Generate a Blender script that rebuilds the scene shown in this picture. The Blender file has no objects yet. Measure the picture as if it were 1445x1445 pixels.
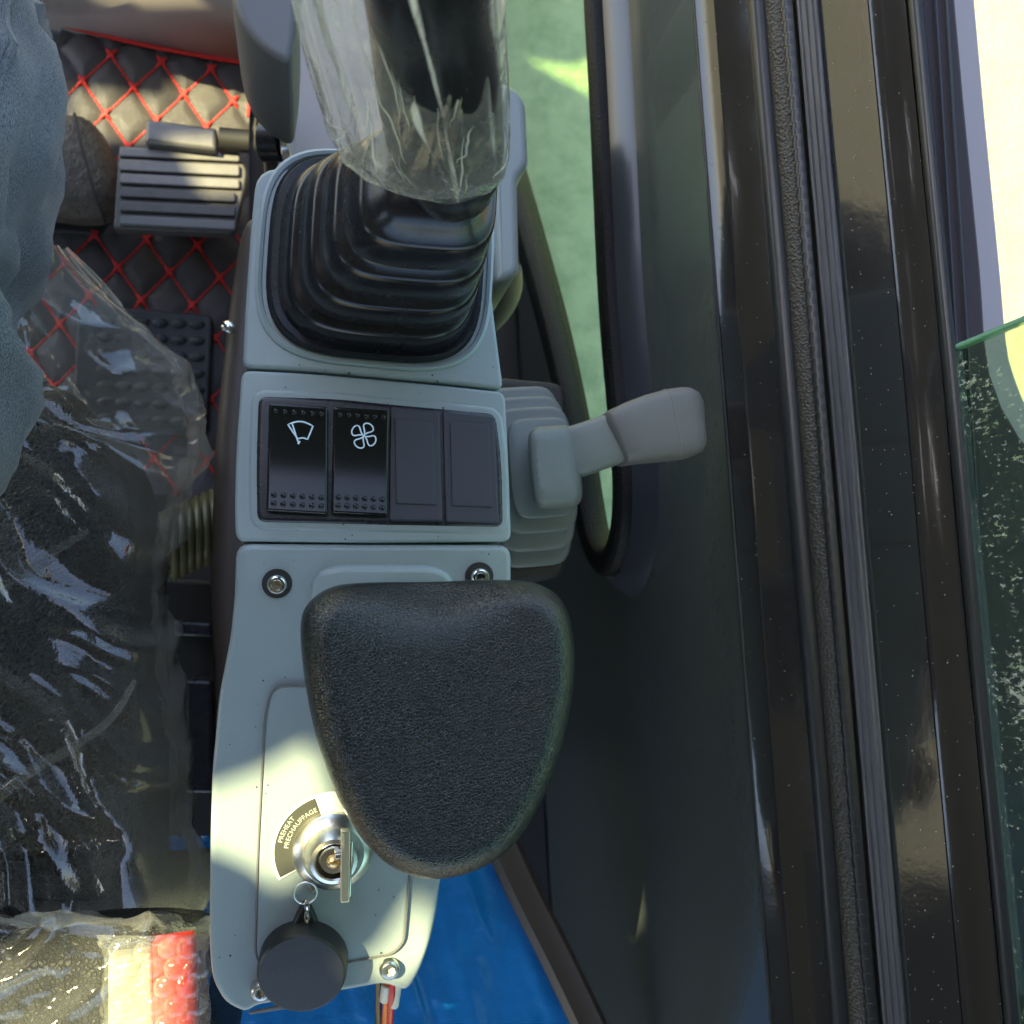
import bpy, bmesh, math, random
from mathutils import Vector, Matrix, noise, geometry
R = math.radians
random.seed(7)
SC = bpy.context.scene
COL = SC.collection

# ------------------------------------------------------------------ camera
H = 1.0                                  # eye height above the cab floor
FPX = 1445.0
def nrm(v): return Vector(v).normalized()
Dn = nrm((-290, 144, FPX))               # straight down, in camera axes (right, down, forward)
Fw = nrm((-.0567, -1, (144 - 290 * .0567) / FPX))   # the machine's forward, same axes
Xr = Fw.cross(-Dn)
def to_world(v): return Vector((v.dot(Xr), v.dot(Fw), -v.dot(Dn)))
cam_d = bpy.data.cameras.new('camera'); cam = bpy.data.objects.new('camera', cam_d); COL.objects.link(cam)
cr, cd, cf = to_world(Vector((1, 0, 0))), to_world(Vector((0, 1, 0))), to_world(Vector((0, 0, 1)))
m = Matrix((( cr.x, -cd.x, -cf.x, 0), (cr.y, -cd.y, -cf.y, 0), (cr.z, -cd.z, -cf.z, H), (0, 0, 0, 1)))
cam.matrix_world = m
cam_d.sensor_width = 36; cam_d.lens = 36 * FPX / 1445; cam_d.clip_start = .01; cam_d.clip_end = 500
cam_d.dof.use_dof = True; cam_d.dof.focus_distance = .40; cam_d.dof.aperture_fstop = 20
SC.camera = cam
SC.render.resolution_x = SC.render.resolution_y = 1024

# ------------------------------------------------------------------ sky, sun, exposure
SUN = Vector((.69, -.30, -1.0))          # the way the sunlight travels
el = math.atan2(1, math.hypot(SUN.x, SUN.y)); az = math.atan2(-SUN.x, -SUN.y)
w = bpy.data.worlds.new('World'); SC.world = w; w.use_nodes = True
nt = w.node_tree; bg = nt.nodes['Background']
sky = nt.nodes.new('ShaderNodeTexSky'); sky.sky_type = 'NISHITA'; sky.sun_disc = False
sky.sun_elevation = el; sky.sun_rotation = az; sky.air_density = 1.0; sky.dust_density = 1.6; sky.ozone_density = 1.0
nt.links.new(sky.outputs[0], bg.inputs[0]); bg.inputs[1].default_value = .14
sl = bpy.data.lights.new('sun', 'SUN'); sun = bpy.data.objects.new('sun', sl); COL.objects.link(sun)
sl.energy = 4.2; sl.angle = R(.5); sl.color = (1, .92, .50)
sun.rotation_euler = SUN.to_track_quat('-Z', 'Y').to_euler(); sun.location = (-3, 1.5, 5)
SC.view_settings.view_transform = 'Standard'; SC.view_settings.look = 'None'
SC.view_settings.exposure = 2.25; SC.view_settings.gamma = 1
SC.view_settings.use_curve_mapping = False
SC.render.engine = 'CYCLES'
SC.cycles.transparent_max_bounces = 16; SC.cycles.max_bounces = 6; SC.cycles.diffuse_bounces = 4; SC.cycles.glossy_bounces = 4
SC.cycles.use_denoising = True; SC.cycles.use_adaptive_sampling = True; SC.cycles.adaptive_threshold = .02

# ------------------------------------------------------------------ places
def ray(px, py): return to_world(Vector((px - 722.5, py - 722.5, FPX)))
def P(px, py, z):
    r = ray(px, py); t = (z - H) / r.z; return Vector((r.x * t, r.y * t, z))
def PX(px, py, x):
    r = ray(px, py); t = x / r.x; return Vector((x, r.y * t, H + r.z * t))
def row_z(px, py, x): return PX(px, py, x).z

# ------------------------------------------------------------------ materials
MATS = {}
def mat(name, col, rough=.5, metal=0, spec=.5, bump=None, var=0, vscale=30, coat=0, sheen=0, trans=0, ior=1.45, vcol=None, rvar=0):
    """bump: list of (kind, scale, strength, distance) layered in order"""
    mt = bpy.data.materials.new(name); mt.use_nodes = True; t = mt.node_tree; N = t.nodes; L = t.links
    b = N['Principled BSDF']
    b.inputs['Base Color'].default_value = (*col, 1); b.inputs['Roughness'].default_value = rough
    b.inputs['Metallic'].default_value = metal; b.inputs['Specular IOR Level'].default_value = spec
    b.inputs['Coat Weight'].default_value = coat; b.inputs['Sheen Weight'].default_value = sheen
    b.inputs['Transmission Weight'].default_value = trans; b.inputs['IOR'].default_value = ior
    tc = N.new('ShaderNodeTexCoord')
    if var or rvar:
        nz = N.new('ShaderNodeTexNoise'); nz.inputs['Scale'].default_value = vscale; nz.inputs['Detail'].default_value = 6
        nz.inputs['Roughness'].default_value = .65
        L.new(tc.outputs['Object'], nz.inputs['Vector'])
        if var:
            mx = N.new('ShaderNodeMix'); mx.data_type = 'RGBA'
            c2 = vcol or tuple(c * .55 for c in col)
            mx.inputs[6].default_value = (*col, 1); mx.inputs[7].default_value = (*c2, 1)
            rp = N.new('ShaderNodeMapRange'); rp.inputs[1].default_value = .45; rp.inputs[2].default_value = .75
            rp.inputs[4].default_value = var
            L.new(nz.outputs[0], rp.inputs[0]); L.new(rp.outputs[0], mx.inputs[0]); L.new(mx.outputs[2], b.inputs['Base Color'])
        if rvar:
            rr = N.new('ShaderNodeMapRange'); rr.inputs[1].default_value = .3; rr.inputs[2].default_value = .7
            rr.inputs[3].default_value = max(.02, rough - rvar); rr.inputs[4].default_value = rough + rvar
            L.new(nz.outputs[0], rr.inputs[0]); L.new(rr.outputs[0], b.inputs['Roughness'])
    last = None
    for kind, sc, st, dist in bump or []:
        if kind == 'noise':
            tx = N.new('ShaderNodeTexNoise'); tx.inputs['Detail'].default_value = 4; out = tx.outputs[0]
        elif kind == 'cell':
            tx = N.new('ShaderNodeTexVoronoi'); tx.feature = 'SMOOTH_F1'; tx.inputs['Smoothness'].default_value = .25; out = tx.outputs['Distance']
        elif kind == 'crack':
            tx = N.new('ShaderNodeTexVoronoi'); tx.feature = 'DISTANCE_TO_EDGE'
            cl = N.new('ShaderNodeMapRange'); cl.inputs[2].default_value = .22; L.new(tx.outputs['Distance'], cl.inputs[0]); out = cl.outputs[0]
        elif kind == 'line':
            tx = N.new('ShaderNodeTexNoise'); tx.inputs['Detail'].default_value = 3; out = tx.outputs[0]
        tx.inputs['Scale'].default_value = sc
        if kind == 'line':
            mp = N.new('ShaderNodeMapping'); mp.inputs['Scale'].default_value = (1, .02, 1)
            L.new(tc.outputs['Object'], mp.inputs[0]); L.new(mp.outputs[0], tx.inputs['Vector'])
        elif kind == 'crack':
            wn = N.new('ShaderNodeTexNoise'); wn.inputs['Scale'].default_value = sc * .8
            ad = N.new('ShaderNodeVectorMath'); ad.operation = 'SCALE'; ad.inputs['Scale'].default_value = .9 / sc
            a2 = N.new('ShaderNodeVectorMath'); a2.operation = 'ADD'
            L.new(tc.outputs['Object'], wn.inputs['Vector']); L.new(wn.outputs['Color'], ad.inputs[0])
            L.new(tc.outputs['Object'], a2.inputs[0]); L.new(ad.outputs[0], a2.inputs[1]); L.new(a2.outputs[0], tx.inputs['Vector'])
        else:
            L.new(tc.outputs['Object'], tx.inputs['Vector'])
        bp = N.new('ShaderNodeBump'); bp.inputs['Strength'].default_value = st; bp.inputs['Distance'].default_value = dist
        L.new(out, bp.inputs['Height'])
        if last: L.new(last.outputs[0], bp.inputs['Normal'])
        last = bp
    if last: L.new(last.outputs[0], b.inputs['Normal'])
    MATS[name] = mt
    return mt

mat('grey_plastic', (.255, .30, .295), .36, bump=[('noise', 1100, .2, .0004), ('noise', 35, .06, .004)], var=.22, vscale=45, vcol=(.20, .235, .225), rvar=.08)
mat('grey_rubber', (.150, .165, .148), .48, bump=[('noise', 1200, .25, .0004)])
mat('grey_knob', (.125, .122, .110), .48, bump=[('noise', 1500, .5, .0005)])
mat('dark_grey', (.13, .125, .12), .5, bump=[('noise', 800, .2, .0004)])
mat('black_rubber', (.009, .009, .011), .25, rvar=.06, vscale=90)
mat('black_plastic', (.018, .018, .021), .28, bump=[('noise', 1500, .12, .0003)], rvar=.04, vscale=80)
mat('blank_plastic', (.035, .037, .048), .5, bump=[('noise', 1800, .15, .0003)])
mat('gloss_black', (.008, .009, .009), .16, bump=[('noise', 1200, .05, .0002)])
mat('leather', (.011, .015, .015), .20, bump=[('crack', 950, .32, .0006), ('noise', 900, .3, .0005), ('noise', 45, .12, .003)], rvar=.08, vscale=30)
mat('seat_leather', (.012, .012, .012), .45, bump=[('crack', 420, .7, .0012)])
mat('white_print', (.62, .75, .82), .6)
mat('wall_lip', (.03, .023, .024), .5, spec=.2)
mat('frame_paint', (.03, .032, .038), .2, spec=.55, coat=.1, bump=[('noise', 260, .08, .0004)])
mat('wall_paint', (.058, .069, .065), .19, spec=.5, bump=[('noise', 260, .10, .0005), ('noise', 14, .15, .004)], rvar=.05, vscale=18, coat=.25)
mat('wall_sill', (.016, .015, .0145), .13, bump=[('line', 130, .10, .0006), ('noise', 520, .10, .0003), ('noise', 22, .12, .004)], rvar=.04, vscale=30, coat=.3)
mat('flange_grey', (.24, .22, .225), .6)
mat('dust', (.28, .26, .23), .8)
mat('seam', (.025, .025, .026), .3)
mat('seal', (.008, .008, .008), .40, spec=.18, bump=[('cell', 900, .6, .0008)])
mat('trim_weave', (.032, .029, .024), .5, bump=[('cell', 700, .9, .0009)])
mat('trim_smooth', (.016, .017, .018), .33, bump=[('line', 500, .4, .0005), ('noise', 900, .2, .0003)])
mat('track_ribbed', (.06, .06, .068), .4, bump=[('line', 900, .8, .0008)])
mat('chrome', (.8, .79, .76), .16, 1)
mat('steel', (.62, .60, .54), .28, 1, bump=[('noise', 700, .15, .0003)])
mat('brass', (.75, .50, .22), .3, 1)
mat('plate_dark', (.075, .075, .058), .4, .3)
mat('key_metal', (.72, .63, .42), .42, .85, bump=[('noise', 900, .3, .0003)])
mat('plate_letters', (.5, .5, .42), .5)
mat('plate_white', (.75, .75, .70), .5)
mat('fob_black', (.014, .014, .013), .42, bump=[('noise', 900, .2, .0003)], rvar=.05)
mat('mat_black', (.055, .047, .046), .45, bump=[('crack', 700, .4, .0006)])
mat('red_thread', (.62, .025, .018), .55, bump=[('noise', 1500, .6, .0006)])
mat('pedal_metal', (.09, .083, .076), .5, .35, var=.5, vscale=70, bump=[('noise', 300, .3, .0008)])
mat('pedal_bright', (.17, .158, .142), .42, .5, var=.4, vscale=90)
mat('pad_rubber', (.022, .021, .022), .55, bump=[('noise', 500, .3, .0006)])
mat('front_paint', (.33, .29, .27), .45, var=.4, vscale=12)
mat('pedestal', (.06, .045, .036), .45, bump=[('noise', 400, .15, .0005)])
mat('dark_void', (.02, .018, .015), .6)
mat('hose', (.075, .07, .03), .35)
mat('blue_sheet', (.004, .18, .50), .2, coat=.5, bump=[('noise', 30, .5, .008)])
mat('floor_dark', (.025, .022, .02), .6, var=.5, vscale=20, vcol=(.05, .04, .035))
mat('brightened_ground', (.52, .50, .36), .85, var=.9, vscale=16, vcol=(.27, .31, .20), bump=[('noise', 60, .6, .01)])  # paler than the ground, to brighten its shaded part
mat('concrete', (.25, .225, .16), .85, var=.8, vscale=11, vcol=(.19, .175, .12), bump=[('noise', 60, .6, .01)])
mat('leather_shoe', (.10, .078, .055), .45, var=.95, vscale=70, vcol=(.025, .02, .016), bump=[('noise', 160, .8, .003), ('crack', 260, .4, .001)])
mat('shoe_sole', (.03, .026, .022), .7)
mat('box_cream', (.42, .40, .30), .5)
mat('red_box', (.75, .05, .035), .35)
mat('wire_black', (.01, .01, .01), .35)
mat('wire_orange', (.75, .16, .02), .35)
mat('wire_red', (.55, .02, .02), .35)
mat('connector', (.62, .58, .48), .45)
mat('blocker_grey', (.06, .06, .062), .5)
mat('sole_skin', (.45, .28, .2), .5)

def denim():
    mt = bpy.data.materials.new('denim'); mt.use_nodes = True; N = mt.node_tree.nodes; L = mt.node_tree.links; b = N['Principled BSDF']
    tc = N.new('ShaderNodeTexCoord'); mp = N.new('ShaderNodeMapping'); mp.inputs['Rotation'].default_value = (0, 0, R(35)); mp.inputs['Scale'].default_value = (1, .35, 1)
    n1 = N.new('ShaderNodeTexNoise'); n1.inputs['Scale'].default_value = 2400; n1.inputs['Detail'].default_value = 3
    n2 = N.new('ShaderNodeTexNoise'); n2.inputs['Scale'].default_value = 14; n2.inputs['Detail'].default_value = 5
    L.new(tc.outputs['Object'], mp.inputs[0]); L.new(mp.outputs[0], n1.inputs['Vector']); L.new(tc.outputs['Object'], n2.inputs['Vector'])
    m1 = N.new('ShaderNodeMix'); m1.data_type = 'RGBA'; m1.inputs[6].default_value = (.022, .027, .031, 1); m1.inputs[7].default_value = (.20, .215, .22, 1)
    r1 = N.new('ShaderNodeMapRange'); r1.inputs[1].default_value = .3; r1.inputs[2].default_value = .7; L.new(n1.outputs[0], r1.inputs[0]); L.new(r1.outputs[0], m1.inputs[0])
    m2 = N.new('ShaderNodeMix'); m2.data_type = 'RGBA'; m2.inputs[0].default_value = .4; m2.blend_type = 'MULTIPLY'
    r2 = N.new('ShaderNodeMapRange'); r2.inputs[1].default_value = .35; r2.inputs[2].default_value = .65; L.new(n2.outputs[0], r2.inputs[0])
    L.new(m1.outputs[2], m2.inputs[6]); L.new(r2.outputs[0], m2.inputs[7]); L.new(m2.outputs[2], b.inputs['Base Color'])
    b.inputs['Roughness'].default_value = .85; b.inputs['Sheen Weight'].default_value = .25
    bp = N.new('ShaderNodeBump'); bp.inputs['Strength'].default_value = .5; bp.inputs['Distance'].default_value = .0008
    L.new(n1.outputs[0], bp.inputs['Height']); L.new(bp.outputs[0], b.inputs['Normal'])
    MATS['denim'] = mt
denim()

def schlick(N, L, f0, gain=1, normal=None):
    lw = N.new('ShaderNodeLayerWeight'); lw.inputs[0].default_value = .5
    if normal: L.new(normal, lw.inputs['Normal'])
    pw = N.new('ShaderNodeMath'); pw.operation = 'POWER'; pw.inputs[1].default_value = 5; L.new(lw.outputs['Facing'], pw.inputs[0])
    ma = N.new('ShaderNodeMath'); ma.operation = 'MULTIPLY_ADD'; ma.use_clamp = True; ma.inputs[1].default_value = (1 - f0) * gain; ma.inputs[2].default_value = f0 * gain
    L.new(pw.outputs[0], ma.inputs[0]); return ma.outputs[0]
def film(name, tint, haze, rough, scale, strength, gl=.5):
    """clear polythene: mostly see-through, a thin milky part, sharp sky glints"""
    mt = bpy.data.materials.new(name); mt.use_nodes = True; N = mt.node_tree.nodes; L = mt.node_tree.links
    for n in list(N):
        if n.type != 'OUTPUT_MATERIAL': N.remove(n)
    out = [n for n in N if n.type == 'OUTPUT_MATERIAL'][0]
    tc = N.new('ShaderNodeTexCoord')
    n1 = N.new('ShaderNodeTexNoise'); n1.inputs['Scale'].default_value = scale; n1.inputs['Detail'].default_value = 5; n1.inputs['Distortion'].default_value = 1.2
    v1 = N.new('ShaderNodeTexVoronoi'); v1.feature = 'DISTANCE_TO_EDGE'; v1.inputs['Scale'].default_value = scale * .7
    mp = N.new('ShaderNodeMapping'); mp.inputs['Scale'].default_value = (1.5, .55, .7); mp.inputs['Rotation'].default_value = (0, 0, .35)
    L.new(tc.outputs['Object'], mp.inputs[0]); L.new(mp.outputs[0], n1.inputs['Vector']); L.new(mp.outputs[0], v1.inputs['Vector'])
    b1 = N.new('ShaderNodeBump'); b1.inputs['Strength'].default_value = strength; b1.inputs['Distance'].default_value = .004; L.new(n1.outputs[0], b1.inputs['Height'])
    b2 = N.new('ShaderNodeBump'); b2.inputs['Strength'].default_value = strength * .7; b2.inputs['Distance'].default_value = .003
    L.new(v1.outputs['Distance'], b2.inputs['Height']); L.new(b1.outputs[0], b2.inputs['Normal'])
    tr = N.new('ShaderNodeBsdfTransparent'); tr.inputs[0].default_value = (*tint, 1)
    df = N.new('ShaderNodeBsdfDiffuse'); df.inputs[0].default_value = (.75, .75, .68, 1)
    tl = N.new('ShaderNodeBsdfTranslucent'); tl.inputs[0].default_value = (.75, .75, .68, 1)
    hz = N.new('ShaderNodeMixShader'); hz.inputs[0].default_value = .5; L.new(df.outputs[0], hz.inputs[1]); L.new(tl.outputs[0], hz.inputs[2])
    m1 = N.new('ShaderNodeMixShader'); L.new(tr.outputs[0], m1.inputs[1]); L.new(hz.outputs[0], m1.inputs[2])
    n3 = N.new('ShaderNodeTexNoise'); n3.inputs['Scale'].default_value = scale * .35; n3.inputs['Detail'].default_value = 4; L.new(tc.outputs['Object'], n3.inputs['Vector'])
    r3 = N.new('ShaderNodeMapRange'); r3.inputs[1].default_value = .35; r3.inputs[2].default_value = .75; r3.inputs[3].default_value = haze * .35; r3.inputs[4].default_value = haze * 1.8
    L.new(n3.outputs[0], r3.inputs[0])
    lw = N.new('ShaderNodeLayerWeight'); lw.inputs[0].default_value = .25
    ad = N.new('ShaderNodeMath'); ad.operation = 'MULTIPLY_ADD'; ad.inputs[1].default_value = .32; L.new(lw.outputs['Facing'], ad.inputs[0]); L.new(r3.outputs[0], ad.inputs[2])
    L.new(ad.outputs[0], m1.inputs[0])
    gs = N.new('ShaderNodeBsdfGlossy'); gs.inputs['Roughness'].default_value = rough; L.new(b2.outputs[0], gs.inputs['Normal'])
    fm = schlick(N, L, .06, 1.2, b2.outputs[0])
    m2 = N.new('ShaderNodeMixShader'); L.new(fm, m2.inputs[0]); L.new(m1.outputs[0], m2.inputs[1]); L.new(gs.outputs[0], m2.inputs[2])
    L.new(m2.outputs[0], out.inputs[0])
    MATS[name] = mt
film('film_bag', (.985, .985, .97), .10, .04, 50, .9)
film('film_crease_glint', (.97, .97, .96), .40, .08, 60, .3)  # milkier film, puts highlights into the bag's crease and seam lines
film('film_seat', (.985, .985, .975), .085, .04, 26, .22)
film('film_bubble', (.98, .975, .95), .12, .06, 50, .35)

def glass(name, tint, dirt=0):
    mt = bpy.data.materials.new(name); mt.use_nodes = True; N = mt.node_tree.nodes; L = mt.node_tree.links
    for n in list(N):
        if n.type != 'OUTPUT_MATERIAL': N.remove(n)
    out = [n for n in N if n.type == 'OUTPUT_MATERIAL'][0]
    tr = N.new('ShaderNodeBsdfTransparent'); tr.inputs[0].default_value = (*tint, 1)
    gs = N.new('ShaderNodeBsdfGlossy'); gs.inputs['Roughness'].default_value = .02
    m1 = N.new('ShaderNodeMixShader'); L.new(schlick(N, L, .035), m1.inputs[0]); L.new(tr.outputs[0], m1.inputs[1]); L.new(gs.outputs[0], m1.inputs[2])
    last = m1
    if dirt:
        tc = N.new('ShaderNodeTexCoord')
        n1 = N.new('ShaderNodeTexNoise'); n1.inputs['Scale'].default_value = 620; n1.inputs['Detail'].default_value = 6; n1.inputs['Roughness'].default_value = .7
        mp = N.new('ShaderNodeMapping'); mp.inputs['Scale'].default_value = (1, .6, .3)
        L.new(tc.outputs['Object'], mp.inputs[0]); L.new(mp.outputs[0], n1.inputs['Vector'])
        n2 = N.new('ShaderNodeTexNoise'); n2.inputs['Scale'].default_value = 22; n2.inputs['Detail'].default_value = 3; L.new(tc.outputs['Object'], n2.inputs['Vector'])
        ad = N.new('ShaderNodeMath'); ad.operation = 'MULTIPLY_ADD'; ad.inputs[1].default_value = .45; L.new(n2.outputs[0], ad.inputs[0]); L.new(n1.outputs[0], ad.inputs[2])
        rp = N.new('ShaderNodeMapRange'); rp.inputs[1].default_value = .82; rp.inputs[2].default_value = .90; rp.inputs[4].default_value = dirt; L.new(ad.outputs[0], rp.inputs[0])
        df = N.new('ShaderNodeBsdfDiffuse'); df.inputs[0].default_value = (.7, .72, .62, 1)
        m2 = N.new('ShaderNodeMixShader'); L.new(rp.outputs[0], m2.inputs[0]); L.new(m1.outputs[0], m2.inputs[1]); L.new(df.outputs[0], m2.inputs[2]); last = m2
    L.new(last.outputs[0], out.inputs[0])
    MATS[name] = mt
glass('glass_green', (.84, .97, .76))
glass('glass_dirty', (.84, .95, .76), .42)
mat('glass_edge', (.16, .34, .22), .15)

# ------------------------------------------------------------------ building helpers
def thing(name, label, cat, loc=(0, 0, 0), group=None):
    o = bpy.data.objects.new(name, None); COL.objects.link(o); o.empty_display_size = .02
    o.location = loc; o['label'] = label; o['category'] = cat
    if group: o['group'] = group
    o['_loc'] = list(loc)
    return o
def wloc(p):
    v = Vector((0, 0, 0))
    while p: v += p.location; p = p.parent
    return v
def obj(name, verts, faces, m, parent=None, smooth=True, label=None, cat=None, kind=None, bevel=0, seg=2, sub=0, sharp=35, loc=None):
    off = wloc(parent) if parent else Vector(loc or (0, 0, 0))
    me = bpy.data.meshes.new(name); me.from_pydata([tuple(Vector(v) - off) for v in verts], [], faces)
    me.validate()
    bm = bmesh.new(); bm.from_mesh(me); bmesh.ops.recalc_face_normals(bm, faces=bm.faces); bm.to_mesh(me); bm.free()
    me.materials.append(MATS[m])
    o = bpy.data.objects.new(name, me); COL.objects.link(o)
    if parent: o.parent = parent
    elif loc: o.location = loc
    if smooth:
        me.polygons.foreach_set('use_smooth', [len(p.vertices) <= 8 for p in me.polygons]); me.set_sharp_from_angle(angle=R(sharp))
    if bevel:
        b = o.modifiers.new('bevel', 'BEVEL'); b.width = bevel; b.segments = seg; b.limit_method = 'ANGLE'; b.angle_limit = R(30); b.harden_normals = False
    if sub:
        s = o.modifiers.new('sub', 'SUBSURF'); s.levels = s.render_levels = sub
    if label: o['label'] = label
    if cat: o['category'] = cat
    if kind: o['kind'] = kind
    return o

def catmull(pts, n=6, closed=False):
    pts = [Vector(p) for p in pts]; out = []; N = len(pts)
    rng = range(N) if closed else range(N - 1)
    for i in rng:
        if closed: a, b, c, d = pts[(i - 1) % N], pts[i], pts[(i + 1) % N], pts[(i + 2) % N]
        else: a, b, c, d = pts[max(i - 1, 0)], pts[i], pts[i + 1], pts[min(i + 2, N - 1)]
        for k in range(n):
            t = k / n
            out.append(.5 * ((2 * b) + (c - a) * t + (2 * a - 5 * b + 4 * c - d) * t * t + (3 * b - a - 3 * c + d) * t ** 3))
    if not closed: out.append(pts[-1])
    return out
def resample(pts, n, closed=True):
    pts = [Vector(p) for p in pts]; q = pts + [pts[0]] if closed else pts
    L = [0]
    for a, b in zip(q, q[1:]): L.append(L[-1] + (b - a).length)
    out = []; j = 0
    for i in range(n):
        s = L[-1] * i / (n if closed else n - 1)
        while j < len(L) - 2 and L[j + 1] < s: j += 1
        t = (s - L[j]) / max(1e-12, L[j + 1] - L[j]); out.append(q[j].lerp(q[j + 1], min(1, t)))
    return out
def area2(pts): return sum(a.x * b.y - b.x * a.y for a, b in zip(pts, pts[1:] + pts[:1])) / 2
def offset2(pts, d):
    """move a closed outline (any z) inwards by d in XY"""
    n = len(pts); s = 1 if area2(pts) > 0 else -1; out = []
    for i in range(n):
        a, b, c = pts[i - 1], pts[i], pts[(i + 1) % n]
        e1 = Vector((b.x - a.x, b.y - a.y)); e2 = Vector((c.x - b.x, c.y - b.y))
        if e1.length < 1e-9: e1 = e2
        if e2.length < 1e-9: e2 = e1
        e1.normalize(); e2.normalize()
        nv = Vector((-(e1.y + e2.y), e1.x + e2.x)) * s
        if nv.length < 1e-6: nv = Vector((-e1.y, e1.x)) * s
        nv.normalize()
        k = max(.5, nv.dot(Vector((-e1.y, e1.x)) * s))
        out.append(Vector((b.x + nv.x * d / k, b.y + nv.y * d / k, b.z)))
    for _ in range(6):                    # close up corners the inset has turned inside out
        bad = False
        for i in range(n):
            j = (i + 1) % n
            if (out[j] - out[i]).to_2d().dot((pts[j] - pts[i]).to_2d()) < 0:
                m_ = (out[i] + out[j]) / 2; out[i] = m_.copy(); out[j] = m_.copy(); bad = True
        if not bad: break
    return out
def round_poly(pts, r, n=4):
    """round the corners of a closed 3D outline"""
    pts = [Vector(p) for p in pts]; out = []; N = len(pts)
    for i in range(N):
        a, b, c = pts[i - 1], pts[i], pts[(i + 1) % N]
        ri = r[i] if isinstance(r, (list, tuple)) else r
        u = (a - b); v = (c - b); ri = min(ri, u.length * .45, v.length * .45)
        p, q = b + u.normalized() * ri, b + v.normalized() * ri
        for k in range(n + 1):
            t = k / n; out.append(p * (1 - t) ** 2 + b * 2 * t * (1 - t) + q * t * t)
    return out
def loft(rings, cap0=True, cap1=True, closed=True):
    v = []; f = []; n = len(rings[0])
    for r in rings: v += [tuple(p) for p in r]
    for i in range(len(rings) - 1):
        for j in range(n if closed else n - 1):
            a = i * n + j; b = i * n + (j + 1) % n
            f.append((a, b, b + n, a + n))
    if cap0: f.append(tuple(range(n - 1, -1, -1)))
    if cap1: f.append(tuple((len(rings) - 1) * n + j for j in range(n)))
    return v, f
def slab(name, outline, depth, r, m, parent=None, seg=4, flare=0, **k):
    """a solid with its top on `outline` (3D points), top edge rounded by r, sides dropping by depth"""
    rings = []
    base = [Vector(p) for p in outline]
    fo = offset2(base, -flare)
    rings.append([Vector((p.x, p.y, p.z - depth)) for p in fo])
    for i in range(seg + 1):
        a = math.pi / 2 * i / seg
        ins = r * (1 - math.cos(a)); dz = r * (1 - math.sin(a))
        o2 = offset2(base, ins) if ins > 1e-9 else base
        rings.append([Vector((p.x, p.y, p.z - dz)) for p in o2])
    rings.append(offset2(base, r * 1.12))
    v, f = loft(rings)
    return obj(name, v, f, m, parent, **k)
def frames(path, up=Vector((0, 0, 1))):
    out = []
    for i, p in enumerate(path):
        t = (path[min(i + 1, len(path) - 1)] - path[max(i - 1, 0)]).normalized()
        s = t.cross(up)
        if s.length < 1e-4: s = t.cross(Vector((0, 1, 0)))
        s.normalize(); out.append((p, t, s, s.cross(t).normalized()))
    return out
def tube(path, r, n=12, prof=None, up=Vector((0, 0, 1)), cap=True, closed=False):
    """r: number or list; prof: list of (side, up) unit offsets"""
    prof = prof or [(math.cos(2 * math.pi * k / n), math.sin(2 * math.pi * k / n)) for k in range(n)]
    rings = []
    for i, (p, t, s, u) in enumerate(frames([Vector(q) for q in path], up)):
        ri = r[i] if isinstance(r, (list, tuple)) else r
        rings.append([p + s * a * ri + u * b * ri for a, b in prof])
    if closed: rings.append(rings[0])
    return loft(rings, cap and not closed, cap and not closed)
def rr(cx, cy, rx, ry, z, n=48, e=4, rot=0):
    """super-ellipse ring, flat at height z"""
    out = []
    for k in range(n):
        a = 2 * math.pi * k / n; c, s = math.cos(a), math.sin(a)
        x = rx * math.copysign(abs(c) ** (2 / e), c); y = ry * math.copysign(abs(s) ** (2 / e), s)
        out.append(Vector((cx + x * math.cos(rot) - y * math.sin(rot), cy + x * math.sin(rot) + y * math.cos(rot), z)))
    return out
def box(name, lo, hi, m, parent=None, bevel=.002, **k):
    x0, y0, z0 = lo; x1, y1, z1 = hi
    v = [(x0, y0, z0), (x1, y0, z0), (x1, y1, z0), (x0, y1, z0), (x0, y0, z1), (x1, y0, z1), (x1, y1, z1), (x0, y1, z1)]
    f = [(0, 3, 2, 1), (4, 5, 6, 7), (0, 1, 5, 4), (1, 2, 6, 5), (2, 3, 7, 6), (3, 0, 4, 7)]
    return obj(name, v, f, m, parent, bevel=bevel, **k)
def merge(parts):
    V = []; F = []
    for v, f in parts:
        o = len(V); V += list(v); F += [tuple(i + o for i in q) for q in f]
    return V, F
def dome(c, r, h, n=8, m=3, nrmv=Vector((0, 0, 1)), sink=.0):
    s = nrmv.cross(Vector((0, 1, 0.01))).normalized(); u = s.cross(nrmv).normalized(); rings = []
    for i in range(m + 1):
        a = math.pi / 2 * i / m * .96
        rings.append([c + (s * math.cos(2 * math.pi * k / n) + u * math.sin(2 * math.pi * k / n)) * r * math.cos(a) + nrmv * (h * math.sin(a) - sink) for k in range(n)])
    return loft(rings, False, True)
def ribbon(pts, wd, z_up, closed=False, th=.00025):
    """a flat printed line following pts"""
    pts = [Vector(p) for p in pts]; n = len(pts); V = []; F = []
    L = []; Rr = []
    for i in range(n):
        a = pts[(i - 1) % n] if closed or i else pts[0]; b = pts[(i + 1) % n] if closed or i < n - 1 else pts[-1]
        t = (b - a).normalized(); s = t.cross(z_up).normalized() * wd / 2
        L.append(pts[i] + s); Rr.append(pts[i] - s)
    V = [tuple(p + z_up * th) for p in L] + [tuple(p + z_up * th) for p in Rr]
    for i in range(n if closed else n - 1):
        j = (i + 1) % n; F.append((i, j, j + n, i + n))
    return V, F

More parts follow.
